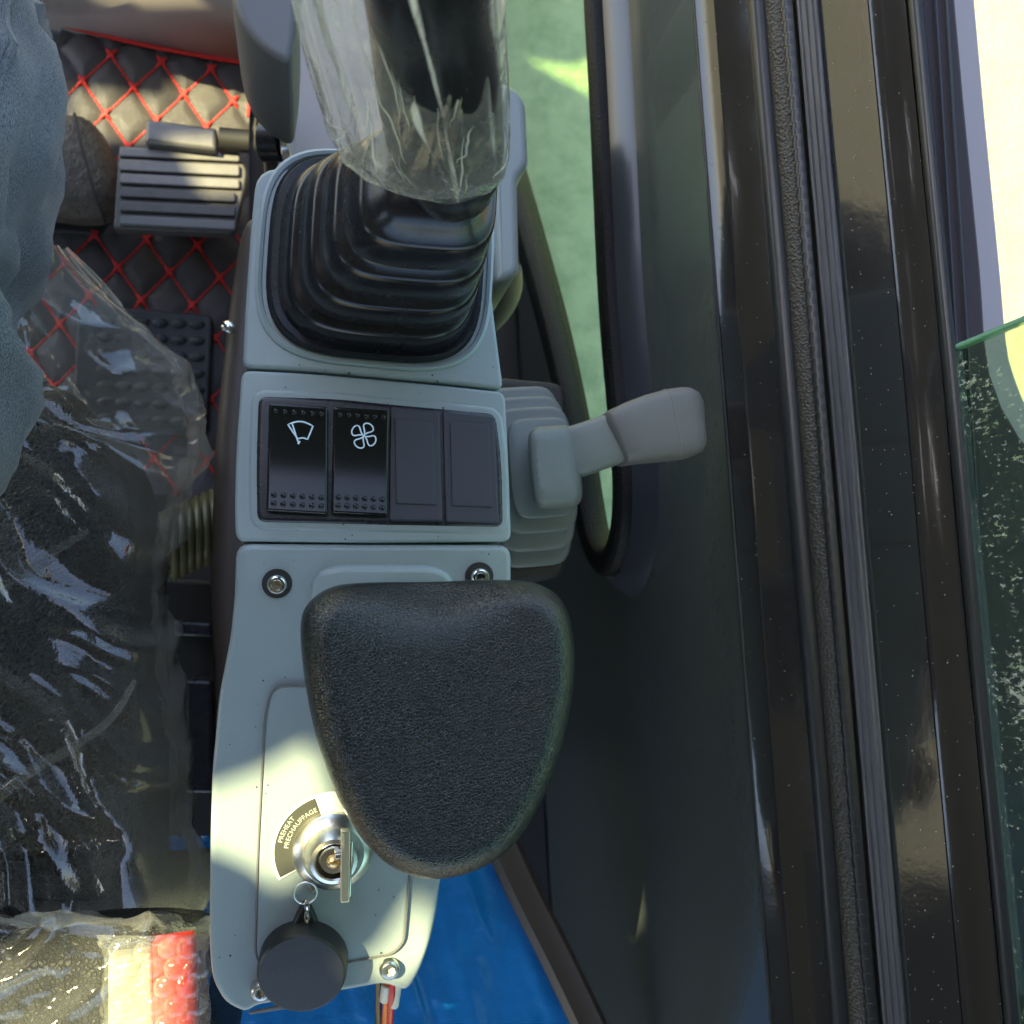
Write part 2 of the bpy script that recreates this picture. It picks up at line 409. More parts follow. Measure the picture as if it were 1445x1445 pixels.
# ================================================================== SETTING
GZ = -.75
def sheet(name, x0, x1, y0, y1, z, m, n=1, kind='structure', th=0):
    return obj(name, [(x0, y0, z), (x1, y0, z), (x1, y1, z), (x0, y1, z)], [(0, 1, 2, 3)], m, kind=kind)
sheet('ground', -60, 60, -60, 60, GZ, 'concrete')
obj('brightened_ground', [(.1, -.3, GZ + .004), (.93, -.3, GZ + .004), (.93, 2.6, GZ + .004), (.1, 2.6, GZ + .004)], [(0, 1, 2, 3)], 'brightened_ground', kind='structure')  # added sheet; its paler colour stands in for light on the shaded ground
WX = .222                                # inner face of the cab's right wall
FR = .66                                 # front end of the cab floor
fl = box('floor', (-.9, -.9, -.06), (WX - .002, FR, 0), 'floor_dark', bevel=0); fl['kind'] = 'structure'

# ------------------------------------------------------------------ roof, added out of frame: shades the controls, its holes shape sun patches
BLOCKER_Z = 1.75
def onblocker(p):
    t = (BLOCKER_Z - p.z) / SUN.z; q = p + SUN * t; return Vector((q.x, q.y, 0))
holes = [
    [P(*q, .545) for q in ((290, 1128), (400, 1092), (480, 1050), (497, 1130), (505, 1215), (440, 1222), (398, 1258), (372, 1225), (345, 1208), (290, 1185))],
    [P(*q, .53) for q in ((560, 1330), (625, 1245), (640, 1345), (560, 1392), (530, 1350))],
    [P(*q, .008) for q in ((98, 122), (235, 138), (240, 112), (300, 98), (372, 108), (372, 120), (300, 118), (372, 136), (385, 192), (98, 196))],
    [P(*q, .089) for q in ((246, 207), (385, 200), (385, 272), (284, 276))],
    [P(*q, .50) for q in ((-60, 1380), (120, 1300), (215, 1180), (262, 1082), (286, 1110), (286, 1500), (-60, 1560))],
    [P(*q, GZ) for q in ((700, 62), (752, 88), (810, 96), (826, 88), (880, 88), (862, 152))],
]
ro = [Vector((-2.8, -1.6, 0)), Vector((.78, -1.6, 0)), Vector((.78, .22, 0)), Vector((-.46, .22, 0)), Vector((-.46, 2.1, 0)), Vector((-2.8, 2.1, 0))]
loops = [ro]
for h in holes:
    loops.append([onblocker(p) for p in h])
tri = geometry.tessellate_polygon(loops)
flat = [p for l in loops for p in l]
V = [(p.x, p.y, BLOCKER_Z) for p in flat] + [(p.x, p.y, BLOCKER_Z + .004) for p in flat]; n = len(flat)
F = [tuple(t) for t in tri] + [tuple(i + n for i in reversed(t)) for t in tri]
k = 0
for l in loops:
    for i in range(len(l)): a = k + i; b = k + (i + 1) % len(l); F.append((a, b, b + n, a + n))
    k += len(l)
blocker = thing('sun_blocker', 'added unseen dark grey roof over the rear and left of the cab', 'blocker', (0, 0, 0))
obj('blocker_panel', V, F, 'blocker_grey', blocker, smooth=False)
box('blocker_side', (.40, .225, BLOCKER_Z - .06), (.78, 1.1, BLOCKER_Z + .01), 'blocker_grey', blocker, bevel=0)
box('blocker_post', (.30, -.30, .60), (.36, -.22, BLOCKER_Z - .001), 'blocker_grey', blocker, bevel=0)

# added out of frame to block ground reflections: low door panel and rear panel
baffle = thing('reflection_baffle', 'added unseen dark low door on the far left side', 'baffle', (-.97, -.3, 0))
box('baffle_front', (-1.0, -.20, -.1), (-.96, .46, 1.25), 'blocker_grey', baffle, bevel=.01)
box('baffle_rear', (-1.0, -1.2, -.1), (-.96, -.46, 1.25), 'blocker_grey', baffle, bevel=.01)

# ================================================================== RIGHT CAB WALL
wall = thing('cab_wall', 'glossy black painted steel cab side wall with sill and weld seam', 'cab wall', (WX, 0, 0))
Y0, Y1 = -.85, 1.0
# lower window opening, outline in the wall's plane
open_px = [(858, -330), (861, -150), (865, 0), (874, 150), (886, 420), (898, 560), (909, 680), (908, 745), (893, 790), (876, 786), (862, 745), (853, 690), (843, 620), (812, 480), (775, 350), (738, 232), (700, 118), (655, -10), (600, -170), (540, -330)]
opening = [PX(*q, WX) for q in open_px]
opening = [p for p in opening]
sm = resample(catmull(opening, 6, False), 220, closed=False)
for _ in range(6): sm = [sm[0]] + [(a + b * 2 + c) / 4 for a, b, c in zip(sm, sm[1:], sm[2:])] + [sm[-1]]
def yz_off(pts, d, x):
    """offset an open outline in the wall's plane (outwards positive)"""
    out = []
    for i, p in enumerate(pts):
        a, b = pts[max(0, i - 1)], pts[min(len(pts) - 1, i + 1)]
        t = (b - a); t.x = 0; t.normalize()
        out.append(Vector((x, p.y + t.z * d, p.z - t.y * d)))
    return out
def yz_side(pts):   # the outline starts along the window's upper edge: outwards is upwards there
    return 1 if yz_off(pts, .02, WX)[30].z > pts[30].z else -1
sgn = yz_side(sm)
ch_in = yz_off(sm, sgn * .016, WX - .013); ch_out = yz_off(sm, sgn * .031, WX)
zA = row_z(1042, 865, WX); 
outer = [Vector((WX, Y1, zA)), Vector((WX, Y0, zA)), Vector((WX, Y0, -.35)), Vector((WX, Y1, -.35))]
hole = [Vector((WX, p.y, p.z)) for p in ch_out]
hole2 = [h for h in hole if -.34 < h.z < zA - .004 and h.y < Y1 - .01]
l2 = [[Vector((p.y, p.z, 0)) for p in outer], [Vector((p.y, p.z, 0)) for p in hole2]]
tri = geometry.tessellate_polygon(l2); fl2 = outer + hole2
Vw = [tuple(p) for p in fl2] + [(p.x + .003, p.y, p.z) for p in fl2]; n = len(fl2)
obj('lower_panel', Vw, [tuple(t) for t in tri] + [tuple(i + n for i in reversed(t)) for t in tri], 'wall_paint', wall, smooth=False)
v, f = loft([ch_out, [(a + b) / 2 + Vector((-.0015, 0, 0)) for a, b in zip(ch_out, ch_in)], ch_in, [p + Vector((.016, 0, 0)) for p in ch_in]], False, False, closed=False)
obj('window_frame', v, f, 'frame_paint', wall)
seal_path = yz_off(sm, sgn * .0055, WX - .013)
rad = []
for p, q in zip(seal_path, [0] * len(seal_path)):
    rad.append(.0085 + .0075 * max(0, min(1, (.42 - p.z) / .35)))
prof = [(1, -1), (1, .3), (.7, .8), (.2, 1), (-.4, .95), (-.9, .6), (-1, .1), (-1, -1)]
v, f = tube(seal_path, rad, prof=prof, up=Vector((-1, 0, 0)))
obj('window_seal', v, f, 'seal', wall, sub=1)
g1 = [p for p in sm]
v, f = loft([[p + Vector((-.010, 0, 0)) for p in g1], [Vector((p.x - .006, p.y, p.z)) for p in g1]], True, True)
obj('window_pane', v, f, 'glass_green', wall, smooth=False)

# the sill: profile lines along the machine, each met where the photograph's row 865 shows it
def prof_pt(px, x): return (x, row_z(px, 865, x))
A = prof_pt(1042, WX); A2 = prof_pt(1047, WX + .0012); B = prof_pt(1127, .244); C0 = prof_pt(1150, .249); C = prof_pt(1190, .2555)
C2 = prof_pt(1200, .2585); E = prof_pt(1228, .263); E2 = prof_pt(1236, .2655); G = prof_pt(1306, .277); Dl = prof_pt(1362, .288); D2 = prof_pt(1383, .2915); O = prof_pt(1440, .303)
def strip(name, pts, m, th=.004, y0=Y0, y1=Y1, sub=0, smooth=True, sharp=35):
    """a bar with an open profile in XZ swept along the machine"""
    ys = [y0 + (y1 - y0) * i / 40 for i in range(41)]
    rings = []
    sd_ = sum(map(ord, name))
    for y in ys:
        ox, oz = .0007 * noise.noise(Vector((y * 5, sd_, 0))), .0006 * noise.noise(Vector((y * 6, 3, sd_)))
        rings.append([Vector((x + ox, y, z + oz)) for x, z in pts] + [Vector((x + th + ox, y, z - th + oz)) for x, z in reversed(pts)])
    v, f = loft(rings); return obj(name, v, f, m, wall, sub=sub, sharp=sharp)
def lerp2(a, b, t, out=0):
    nx, nz = -(b[1] - a[1]), (b[0] - a[0]); l = math.hypot(nx, nz) or 1
    return (a[0] + (b[0] - a[0]) * t + nx / l * out, a[1] + (b[1] - a[1]) * t + nz / l * out)
strip('sill_panel', [A2, lerp2(A2, B, .33), lerp2(A2, B, .36, .0006), lerp2(A2, B, .40, .0002), B], 'wall_sill')
# weld bead down the seam, slightly proud and lumpy
ys = [Y0 + (Y1 - Y0) * i / 300 for i in range(301)]
pth = [Vector(((A[0] + A2[0]) / 2, y, (A[1] + A2[1]) / 2)) for y in ys]
v, f = tube(pth, [.0009 * (.7 + .8 * abs(noise.noise(Vector((0, y * 60, 3))))) for y in ys], 6)
obj('weld_seam', v, f, 'seam', wall)
# rubber edge trim: smooth lip and woven band
def bulge(a, b, h, n=6): return [lerp2(a, b, t / n, h * math.sin(math.pi * t / n) ** .7) for t in range(n + 1)]
strip('edge_trim', bulge(lerp2(A2, B, .97), C0, .0035), 'trim_smooth')
strip('trim_band', bulge(C0, lerp2(C0, C, .62), .002), 'trim_weave')
# notched bead: short blocks one after another
cb0, cb1 = lerp2(C0, C, .62), C
parts = []
yy = Y0; i = 0
while yy < Y1:
    dy = .0034; pr = bulge(cb0, cb1, .0030 + .0005 * (i % 2))
    parts.append(loft([[Vector((x, yy, z)) for x, z in pr], [Vector((x, yy + dy, z)) for x, z in pr]], False, False, closed=False)); yy += dy; i += 1
v, f = merge(parts); nb = obj('notched_bead', v, f, 'trim_smooth', wall); nb['kind'] = 'stuff'
strip('trim_gap', [C, (C2[0] - .0005, C[1] - .006), C2], 'dark_void')
# ribbed channel
rib = []
for i in range(6):
    rib += [lerp2(C2, E, i / 6, .0006 if i % 2 else .0016), lerp2(C2, E, (i + .8) / 6, .0006 if i % 2 else .0016)]
strip('ribbed_channel', rib + [E], 'track_ribbed', sharp=20)
strip('channel_shadow_gap', [E, (E2[0], E[1] - .008), E2], 'wall_paint')
strip('ledge', [E2, lerp2(E2, G, .97), lerp2(E2, G, .985, -.001), G, lerp2(G, Dl, .30, .0004), lerp2(G, Dl, .34, 0), lerp2(G, Dl, .97)], 'wall_sill')
strip('sill_edge', bulge(Dl, D2, .0022), 'trim_smooth')
# outer lip of the sill, widening round a curved corner behind the glass
lipz = D2[1] - .004
lip_px = [(1383, 1000), (1360, 700), (1338, 470), (1290, -40)]
edge_px = [(1345, -40), (1362, 150), (1386, 395), (1391, 480), (1396, 520), (1408, 560), (1424, 592), (1450, 632), (1490, 670), (1560, 700), (1700, 720), (1900, 1000), (1900, 1600), (1400, 1600)]
ol = [P(*q, lipz) for q in edge_px] + [Vector((D2[0] - .002, Y0, lipz)), Vector((D2[0] - .002, P(1345, -40, lipz).y, lipz))]
ol = resample(ol, 160)
slab('outer_lip', ol, .03, .0015, 'wall_lip', wall, seg=2)
fl_px = [(1372, -40), (1389, 150), (1413, 395), (1419, 470), (1425, 510), (1438, 550), (1452, 580), (1480, 620), (1530, 655), (1600, 680), (1740, 700), (1950, 960), (1950, 1650), (1400, 1650), (1340, 1000), (1300, 400), (1290, -40)]
slab('outer_flange', resample([P(*q, lipz - .035) for q in fl_px], 160), .02, .001, 'flange_grey', wall, seg=2)
for a in (.35, .62):
    q = lipz + .0012
    pp = [P(1300 + a * 58 + s * .060 * 1.0 * 470, s * 470, q) for s in (-.1, .5, 1, 1.5)]
    v, f = tube(pp, .0007, 6); obj('lip_crease', v, f, 'seam', wall)

# sliding glass standing in the sill
pane_x = D2[0] + .0006
pf = PX(1352, 487, pane_x)
pane = thing('sliding_window', 'dusty green tinted sliding glass pane standing in the right sill', 'window', (pane_x, pf.y, pf.z))
box('pane', (pane_x, Y0, pf.z - .004), (pane_x + .005, pf.y - .0015, 1.5), 'glass_dirty', pane, bevel=0, smooth=False)
box('ground_edge', (pane_x, pf.y - .0012, pf.z - .004), (pane_x + .005, pf.y + .0012, 1.5), 'glass_edge', pane, bevel=.0008)

# ================================================================== FRONT, FOOTWELL
fa = [P(60, 34, .004), P(360, 92, .004), P(520, 110, .004)]
fb = [P(60, -120, .17), P(380, -60, .17), P(540, -40, .17)]
fp = obj('front_panel', [*fa, *fb], [(0, 1, 4, 3), (1, 2, 5, 4)], 'front_paint', kind='structure', loc=tuple(fa[1]))
fp.modifiers.new('solid', 'SOLIDIFY').thickness = .004
# grey cover hanging over the footwell at the front
gc = thing('dash_cover', 'grey rounded plastic cover above the footwell, beside the wrapped joystick', 'cover', P(370, 40, .42))
o_ = [P(*q, .46) for q in ((318, -60), (331, 8), (346, 42), (372, 70), (410, 92), (420, 30), (424, -60))]
slab('cover_shell', round_poly(o_, .012), .10, .004, 'dark_grey', gc)
# pillar-like grey panel behind the bag
pn = thing('front_column', 'pale greyish front column behind the wrapped joystick', 'column', P(420, 150, .1))
slab('column_body', round_poly([P(398, -60, .30), P(560, -60, .30), P(560, 245, .30), P(392, 245, .30)], .012), .30, .01, 'front_paint', pn)
lk = P(403, 205, .34)
v, f = tube([P(372, 200, .33), P(400, 200, .335)], .013, 20); 
cyl = thing('lock_cylinder', 'small chrome ended cylinder beside the front column', 'lock', P(390, 200, .31))
obj('cylinder_body', v, f, 'black_plastic', cyl)
v, f = tube([P(400, 200, .335), P(413, 200, .336)], .0155, 24); obj('chrome_collar', v, f, 'chrome', cyl, bevel=.001)
v, f = tube([P(375, 150, .30), P(378, 160, .30)], .005, 10); obj('brass_nut', v, f, 'brass', cyl)
v, f = tube(catmull([P(385, 120, .29), P(383, 150, .29), P(388, 190, .29)], 5), .002, 6); obj('red_lead', v, f, 'red_thread', cyl)
# a dark bracket below the cover
slab('bracket', round_poly([P(360, 90, .30), P(392, 95, .30), P(388, 135, .30), P(362, 125, .30)], .008), .25, .003, 'dark_void', cyl)

# quilted mat --------------------------------------------------------
MZ = .004
nodeA = P(200, 425, MZ); nodeB = P(272, 432, MZ); nodeC = P(160, 370, MZ); nodeD = P(235, 380, MZ)
e1 = (nodeD - nodeA); e2 = (nodeC - nodeA)
e1 = Vector((.0262, .0330, 0)); e2 = Vector((-.0262, .0330, 0))
ex = (nodeB - nodeA); th = math.atan2(ex.y, ex.x); L_ = ex.length / 2
e1 = Matrix.Rotation(th, 3, 'Z') @ Vector((L_, L_ * 1.28, 0)); e2 = Matrix.Rotation(th, 3, 'Z') @ Vector((-L_, L_ * 1.28, 0))
Mi = Matrix(((e1.x, e2.x), (e1.y, e2.y))).inverted()
def quilt(x, y):
    q = Mi @ Vector((x - nodeA.x, y - nodeA.y)); u = q.x - math.floor(q.x); v_ = q.y - math.floor(q.y)
    d = min(u, 1 - u, v_, 1 - v_)
    return .0045 * (min(1, d / .28)) ** .6
matroot = thing('floor_mat', 'black quilted floor mat with red diamond stitching', 'floor mat', nodeA)
mb = [P(90, 40, 0), P(352, 92, 0), P(352, 700, 0), P(20, 700, 0)]
nx, ny = 90, 150; V = []; F = []
for j in range(ny + 1):
    for i in range(nx + 1):
        u, t = i / nx, j / ny
        p = (mb[3].lerp(mb[2], u)).lerp(mb[0].lerp(mb[1], u), t)
        V.append((p.x, p.y, MZ + quilt(p.x, p.y)))
for j in range(ny):
    for i in range(nx): a = j * (nx + 1) + i; F.append((a, a + 1, a + nx + 2, a + nx + 1))
obj('mat_sheet', V, F, 'mat_black', matroot, sharp=180)
def inside(p): 
    s = [(b - a).cross(p - a).z for a, b in zip(mb, mb[1:] + mb[:1])]
    return all(x > 0 for x in s) or all(x < 0 for x in s)
for i in range(-4, 12):
    for j in range(-8, 10):
        a = nodeA + e1 * i + e2 * j; a.z = MZ + .0012
        for e in (e1, e2):
            b = a + e
            if inside(Vector((a.x, a.y, 0))) and inside(Vector((b.x, b.y, 0))):
                pts = [a.lerp(b, t / 24) + Vector((random.uniform(-1, 1), random.uniform(-1, 1), random.uniform(0, 1))) * .0003 for t in range(25)]
                v, f = tube(pts, [.0011 * (1.15 if t % 3 else .45) for t in range(25)], 6)
                obj('stitch_line', v, f, 'red_thread', matroot)
        if inside(Vector((a.x, a.y, 0))):
            arms = []
            for e in (e1, e2, -e1, -e2):
                d = e.normalized() * random.uniform(.006, .009)
                arms.append(tube([a - d * .1 + Vector((0, 0, .0012)), a + d * .5 + Vector((0, 0, .0016)), a + d], [.0022, .0019, .0008], 6))
            v, f = merge(arms); obj('stitch_knot', v, f, 'red_thread', matroot)
pts = catmull([P(90, 36, .012), P(215, 66, .012), P(352, 90, .012)], 14)
v, f = tube(pts, .0022, 6); obj('piping', v, f, 'red_thread', matroot)
v, f = tube(catmull([P(352, 90, .012), P(353, 130, .012), P(350, 165, .012)], 6), .0016, 6); obj('piping', v, f, 'red_thread', matroot)

# travel pedal -------------------------------------------------------
ped = thing('travel_pedal', 'worn ribbed metal foot pedal on the quilted mat', 'pedal', P(250, 260, 0))
pz = .085
slab('tread_plate', round_poly([P(168, 205, pz), P(325, 213, pz), P(350, 236, pz), P(346, 262, pz), P(338, 300, pz), P(330, 330, pz), P(160, 322, pz)], [.002, .01, .012, .006, .004, .004, .002]), .012, .002, 'pedal_metal', ped)
for (y0, y1, mm) in ((207, 220, 'pedal_bright'), (224, 240, 'pedal_bright'), (244, 258, 'pedal_bright'), (263, 277, 'pedal_metal'), (283, 297, 'pedal_metal'), (303, 316, 'dark_grey')):
    xr = 338 if y0 < 260 else 332
    slab('rib', round_poly([P(170, y0, pz + .004), P(xr, y0 + 8, pz + .004), P(xr, y1 + 8, pz + .004), P(168, y1, pz + .004)], .002), .004, .0012, mm, ped, seg=2)
slab('hinge_bar', round_poly([P(206, 166, pz + .015), P(306, 180, pz + .015), P(306, 212, pz + .015), P(204, 200, pz + .015)], .003), .02, .004, 'pedal_bright', ped)
v, f = tube([P(310, 196, pz + .01), P(352, 200, pz + .01)], .010, 14); obj('hinge_pin', v, f, 'dark_void', ped)
box('pedal_post', tuple(P(220, 300, .004)), tuple(P(300, 240, pz - .012)), 'dark_void', ped)

# rubber foot rest ---------------------------------------------------
fr_ = thing('foot_rest', 'black rubber foot pad with rows of oval bumps', 'foot pad', P(240, 510, 0))
fz = .03
slab('pad', round_poly([P(110, 428, fz), P(300, 444, fz), P(292, 608, fz), P(100, 606, fz)], .006), .022, .003, 'pad_rubber', fr_)
for j in range(7):
    for i in range(6):
        px_, py_ = 148 + i * 26 + (0), 452 + j * 23 + i * 1.2
        v, f = dome(P(px_, py_, fz), .0075, .004, 10, 3); c = P(px_, py_, fz)
        v = [(c.x + (q[0] - c.x), c.y + (q[1] - c.y) * .62, q[2]) for q in v]
        obj('bump', v, f, 'pad_rubber', fr_)

# corrugated hose, dark boxes between seat and console ------------------
hs = thing('corrugated_hose', 'dull olive corrugated hose between seat and console', 'hose', P(270, 750, .2))
for k in range(6):
    c = P(300 - k * 11, 742 + k * 5, .20)
    pts = [c + Vector((.004 * math.cos(a), .026 * math.sin(a), .026 * math.cos(a))) for a in [2 * math.pi * i / 24 for i in range(24)]]
    v, f = tube(pts, .0028, 8, up=Vector((1, 0, 0)), closed=True); obj('ring', v, f, 'hose', hs)
v, f = tube([P(318, 735, .20), P(225, 772, .20)], .0245, 20); obj('core', v, f, 'hose', hs)
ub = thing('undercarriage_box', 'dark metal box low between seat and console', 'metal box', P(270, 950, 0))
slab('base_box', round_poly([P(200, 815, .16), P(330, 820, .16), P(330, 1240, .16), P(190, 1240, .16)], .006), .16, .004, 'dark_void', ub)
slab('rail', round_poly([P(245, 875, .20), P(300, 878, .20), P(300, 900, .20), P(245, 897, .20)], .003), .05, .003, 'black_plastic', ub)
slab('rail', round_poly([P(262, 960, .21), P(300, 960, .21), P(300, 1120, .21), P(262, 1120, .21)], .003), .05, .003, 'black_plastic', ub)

# blue sheet under and behind the console ------------------------------
bl = thing('blue_panel', 'glossy blue film covered panel below the console', 'panel', P(650, 1380, 0))
bz = .30
V = []; F = []
cs = [P(240, 1180, bz), P(700, 1180, bz), P(868, 1520, bz), P(240, 1520, bz)]
for j in range(41):
    for i in range(61):
        p = cs[3].lerp(cs[2], i / 60).lerp(cs[0].lerp(cs[1], i / 60), j / 40)
        V.append((p.x, p.y, p.z + .005 * noise.noise(Vector((p.x * 28, p.y * 7, 1))) + .004 * abs(noise.noise(Vector((p.x * 60 + p.y * 20, p.y * 8, 5))))))
for j in range(40):
    for i in range(60): a = j * 61 + i; F.append((a, a + 1, a + 62, a + 61))
b_ = obj('film_sheet', V, F, 'blue_sheet', bl, sharp=180); b_.modifiers.new('solid', 'SOLIDIFY').thickness = .002
v, f = tube(catmull([P(690, 1150, bz + .01), P(735, 1250, bz + .01), P(785, 1350, bz + .01), P(842, 1470, bz + .01), P(870, 1540, bz + .01)], 6), [.011] * 25, prof=[(1, -1), (1, .5), (.6, 1), (-.1, .85), (-.7, 1), (-1, .5), (-1, -1)])
eb = thing('edge_rail', 'dark rubber edged rail between blue panel and wall', 'rail', P(770, 1320, bz)); obj('rail_body', v, f, 'pedestal', eb)

# ================================================================== CONSOLE
con = thing('control_console', 'grey plastic control console with rocker switches and ignition', 'console', P(520, 700, 0))
ZS = .58
def zc(py):                                # height of the console's top along its length
    if py < 520: return ZS + .00004 * (520 - py)
    if py < 766: return ZS
    return ZS - .00009 * (py - 766)
KS = .22; YS = P(520, 766, ZS).y          # the rear cover slopes down behind the switches
def T(px, py, up=0):
    if py <= 766: return P(px, py, ZS + up)
    r = ray(px, py); t = (ZS + up - KS * YS - H) / (r.z - KS * r.y); return Vector((r.x * t, r.y * t, H + r.z * t))
def frame_at(px, py, up=0):
    """origin and axes of the console's surface at a place"""
    c = T(px, py, up); uy = (T(px, py - 15) - T(px, py + 15)).normalized(); ux = uy.cross(Vector((0, 0, 1))).normalized(); un = ux.cross(uy)
    return c, Matrix((ux, uy, un)).transposed()
def G_(pts, up=0): return [T(x, y, up) for x, y in pts]
fo = G_([(362, 238), (430, 235), (520, 226), (640, 218), (672, 232), (684, 300), (694, 420), (711, 550), (620, 540), (520, 531), (430, 523), (342, 519), (347, 420), (354, 320)])
slab('front_housing', round_poly(fo, [.012, .02, .02, .02, .012, .02, .02, .004, .01, .01, .01, .004, .02, .02]), .12, .0017, 'grey_plastic', con, flare=-.002)
so = G_([(341, 522), (430, 526), (520, 534), (620, 543), (713, 553), (718, 650), (722, 764), (520, 766), (333, 764), (331, 720), (333, 640)], .0004)
slab('switch_housing', round_poly(so, [.004, .01, .01, .01, .004, .01, .004, .01, .004, .01, .01]), .12, .0014, 'grey_plastic', con)
reo = G_([(333, 766.5), (520, 768), (722, 768), (722, 830), (716, 900), (690, 1020), (655, 1130), (622, 1240), (616, 1290), (606, 1335), (592, 1372), (574, 1402), (545, 1388), (455, 1404), (362, 1420), (346, 1430), (318, 1417), (299, 1384), (295, 1330), (296, 1200), (299, 1090), (309, 980), (325, 900), (331, 840)])
slab('rear_housing', round_poly(reo, .006, 4), .11, .0024, 'grey_plastic', con)
# raised boss in front of the armrest, groove of the rear cover plate
slab('boss', round_poly(G_([(438, 822), (452, 803), (480, 796), (610, 797), (634, 806), (645, 830), (640, 900), (440, 900)], .0035), .008), .006, .003, 'grey_plastic', con)
cp = round_poly(G_([(384, 967), (600, 967), (578, 1240), (570, 1330), (553, 1347), (380, 1378), (360, 1352), (364, 1200), (374, 1010)], .0014), .007)
slab('cover_plate', cp, .004, .0012, 'grey_plastic', con, seg=2)
v, f = tube(cp, .0005, 6, closed=True); obj('plate_groove', v, f, 'dark_grey', con)
slab('pedestal', round_poly([P(348, 300, .40), P(640, 300, .40), P(660, 780, .40), P(640, 1230, .40), P(310, 1230, .40), P(294, 820, .40), P(303, 600, .40), P(322, 430, .40), P(336, 335, .40)], .012), .40, .01, 'pedestal', con)
v, f = dome(P(322, 462, .402), .0042, .003, 10); obj('side_screw', v, f, 'chrome', con)
# bracket and lower grey cover right of the joystick
slab('side_bracket', round_poly([P(690, 110, .40), P(723, 118, .40), P(743, 140, .40), P(747, 232, .40), P(731, 250, .40), P(734, 385, .40), P(700, 400, .40), P(690, 250, .40)], .006), .10, .005, 'grey_plastic', con)
v, f = tube(catmull([P(716, 380, .34), P(716, 410, .325), P(700, 440, .30), P(680, 460, .28)], 5), .010, 12); obj('bracket_foot', v, f, 'dark_grey', con)
# screws
def screw(px, py, r, well):
    c, M3 = frame_at(px, py)
    if well:
        v, f = tube([c + M3 @ Vector((0, 0, -.001)), c + M3 @ Vector((0, 0, .0009))], r * 1.5, 24, up=Vector((1, 0, 0))); obj('screw_well', v, f, 'dark_void', con)
    s = []
    R_ = [(0, .0045), (.5, .0045), (.52, .0022), (.0, .0022)]
    rings = []
    n = 24
    for (q, h) in ((1, .0006), (1, .0026), (.93, .0036), (.78, .0042), (.56, .0043), (.5, .0040)):
        rings.append([c + M3 @ Vector((math.cos(2 * math.pi * k / n) * r * q, math.sin(2 * math.pi * k / n) * r * q, h)) for k in range(n)])
    def hexr(k): a = 2 * math.pi * k / n; return .46 / max(abs(math.cos(a - round(a / (math.pi / 3)) * math.pi / 3)), .5) * .95
    for h in (.0040, .0018):
        rings.append([c + M3 @ Vector((math.cos(2 * math.pi * k / n) * r * hexr(k), math.sin(2 * math.pi * k / n) * r * hexr(k), h)) for k in range(n)])
    v, f = loft(rings); obj('screw', v, f, 'chrome' if well else 'steel', con)
screw(391, 823, .0040, True); screw(676, 813, .0040, True); screw(369, 1394, .0044, False); screw(549, 1364, .0044, False)
# switches ------------------------------------------------------------
bo = round_poly(G_([(364, 558), (480, 562), (545, 569), (700, 583), (709, 650), (711, 744), (545, 741), (362, 737), (361, 650)], .0022), [.004, .01, .01, .004, .01, .004, .01, .004, .01])
lip = offset2(bo, -.0030)
for p in lip: p.z -= .0010
slab('bezel_lip', lip, .003, .0016, 'grey_plastic', con)
slab('switch_bezel', bo, .006, .0018, 'black_plastic', con)
def rocker(name, q, top_h, bot_h, m):
    """q: px corners tl tr br bl. The face is dished: top end low, bottom end raised"""
    a, b, c, d = [T(x, y, .0024) for x, y in q]
    nx_, ny_ = 12, 20; rings = []
    def hgt(t): return (1 - t) * top_h + t * bot_h - .0022 * math.sin(math.pi * t) * .8
    def pt(s, t, h): p = a.lerp(b, s).lerp(d.lerp(c, s), t); return Vector((p.x, p.y, p.z + h))
    V = []; F = []
    for j in range(ny_ + 1):
        for i in range(nx_ + 1): V.append(pt(i / nx_, j / ny_, hgt(j / ny_)))
    for j in range(ny_):
        for i in range(nx_): k0 = j * (nx_ + 1) + i; F.append((k0, k0 + 1, k0 + nx_ + 2, k0 + nx_ + 1))
    rim = [i for i in range(nx_ + 1)] + [j * (nx_ + 1) + nx_ for j in range(1, ny_ + 1)] + [ny_ * (nx_ + 1) + i for i in range(nx_ - 1, -1, -1)] + [j * (nx_ + 1) for j in range(ny_ - 1, 0, -1)]
    b0 = len(V); 
    for i in rim: V.append(Vector((V[i].x, V[i].y, a.z - .003)))
    for k in range(len(rim)): k2 = (k + 1) % len(rim); F.append((rim[k2], rim[k], b0 + k, b0 + k2))
    o = obj(name, V, F, m, con, bevel=.0009, seg=3)
    return o, pt, hgt
UP = Vector((0, 0, 1))
SWQ = [((380, 573), (462, 578), (462, 727), (376, 722)), ((470, 578), (548, 583), (546, 729), (467, 725))]
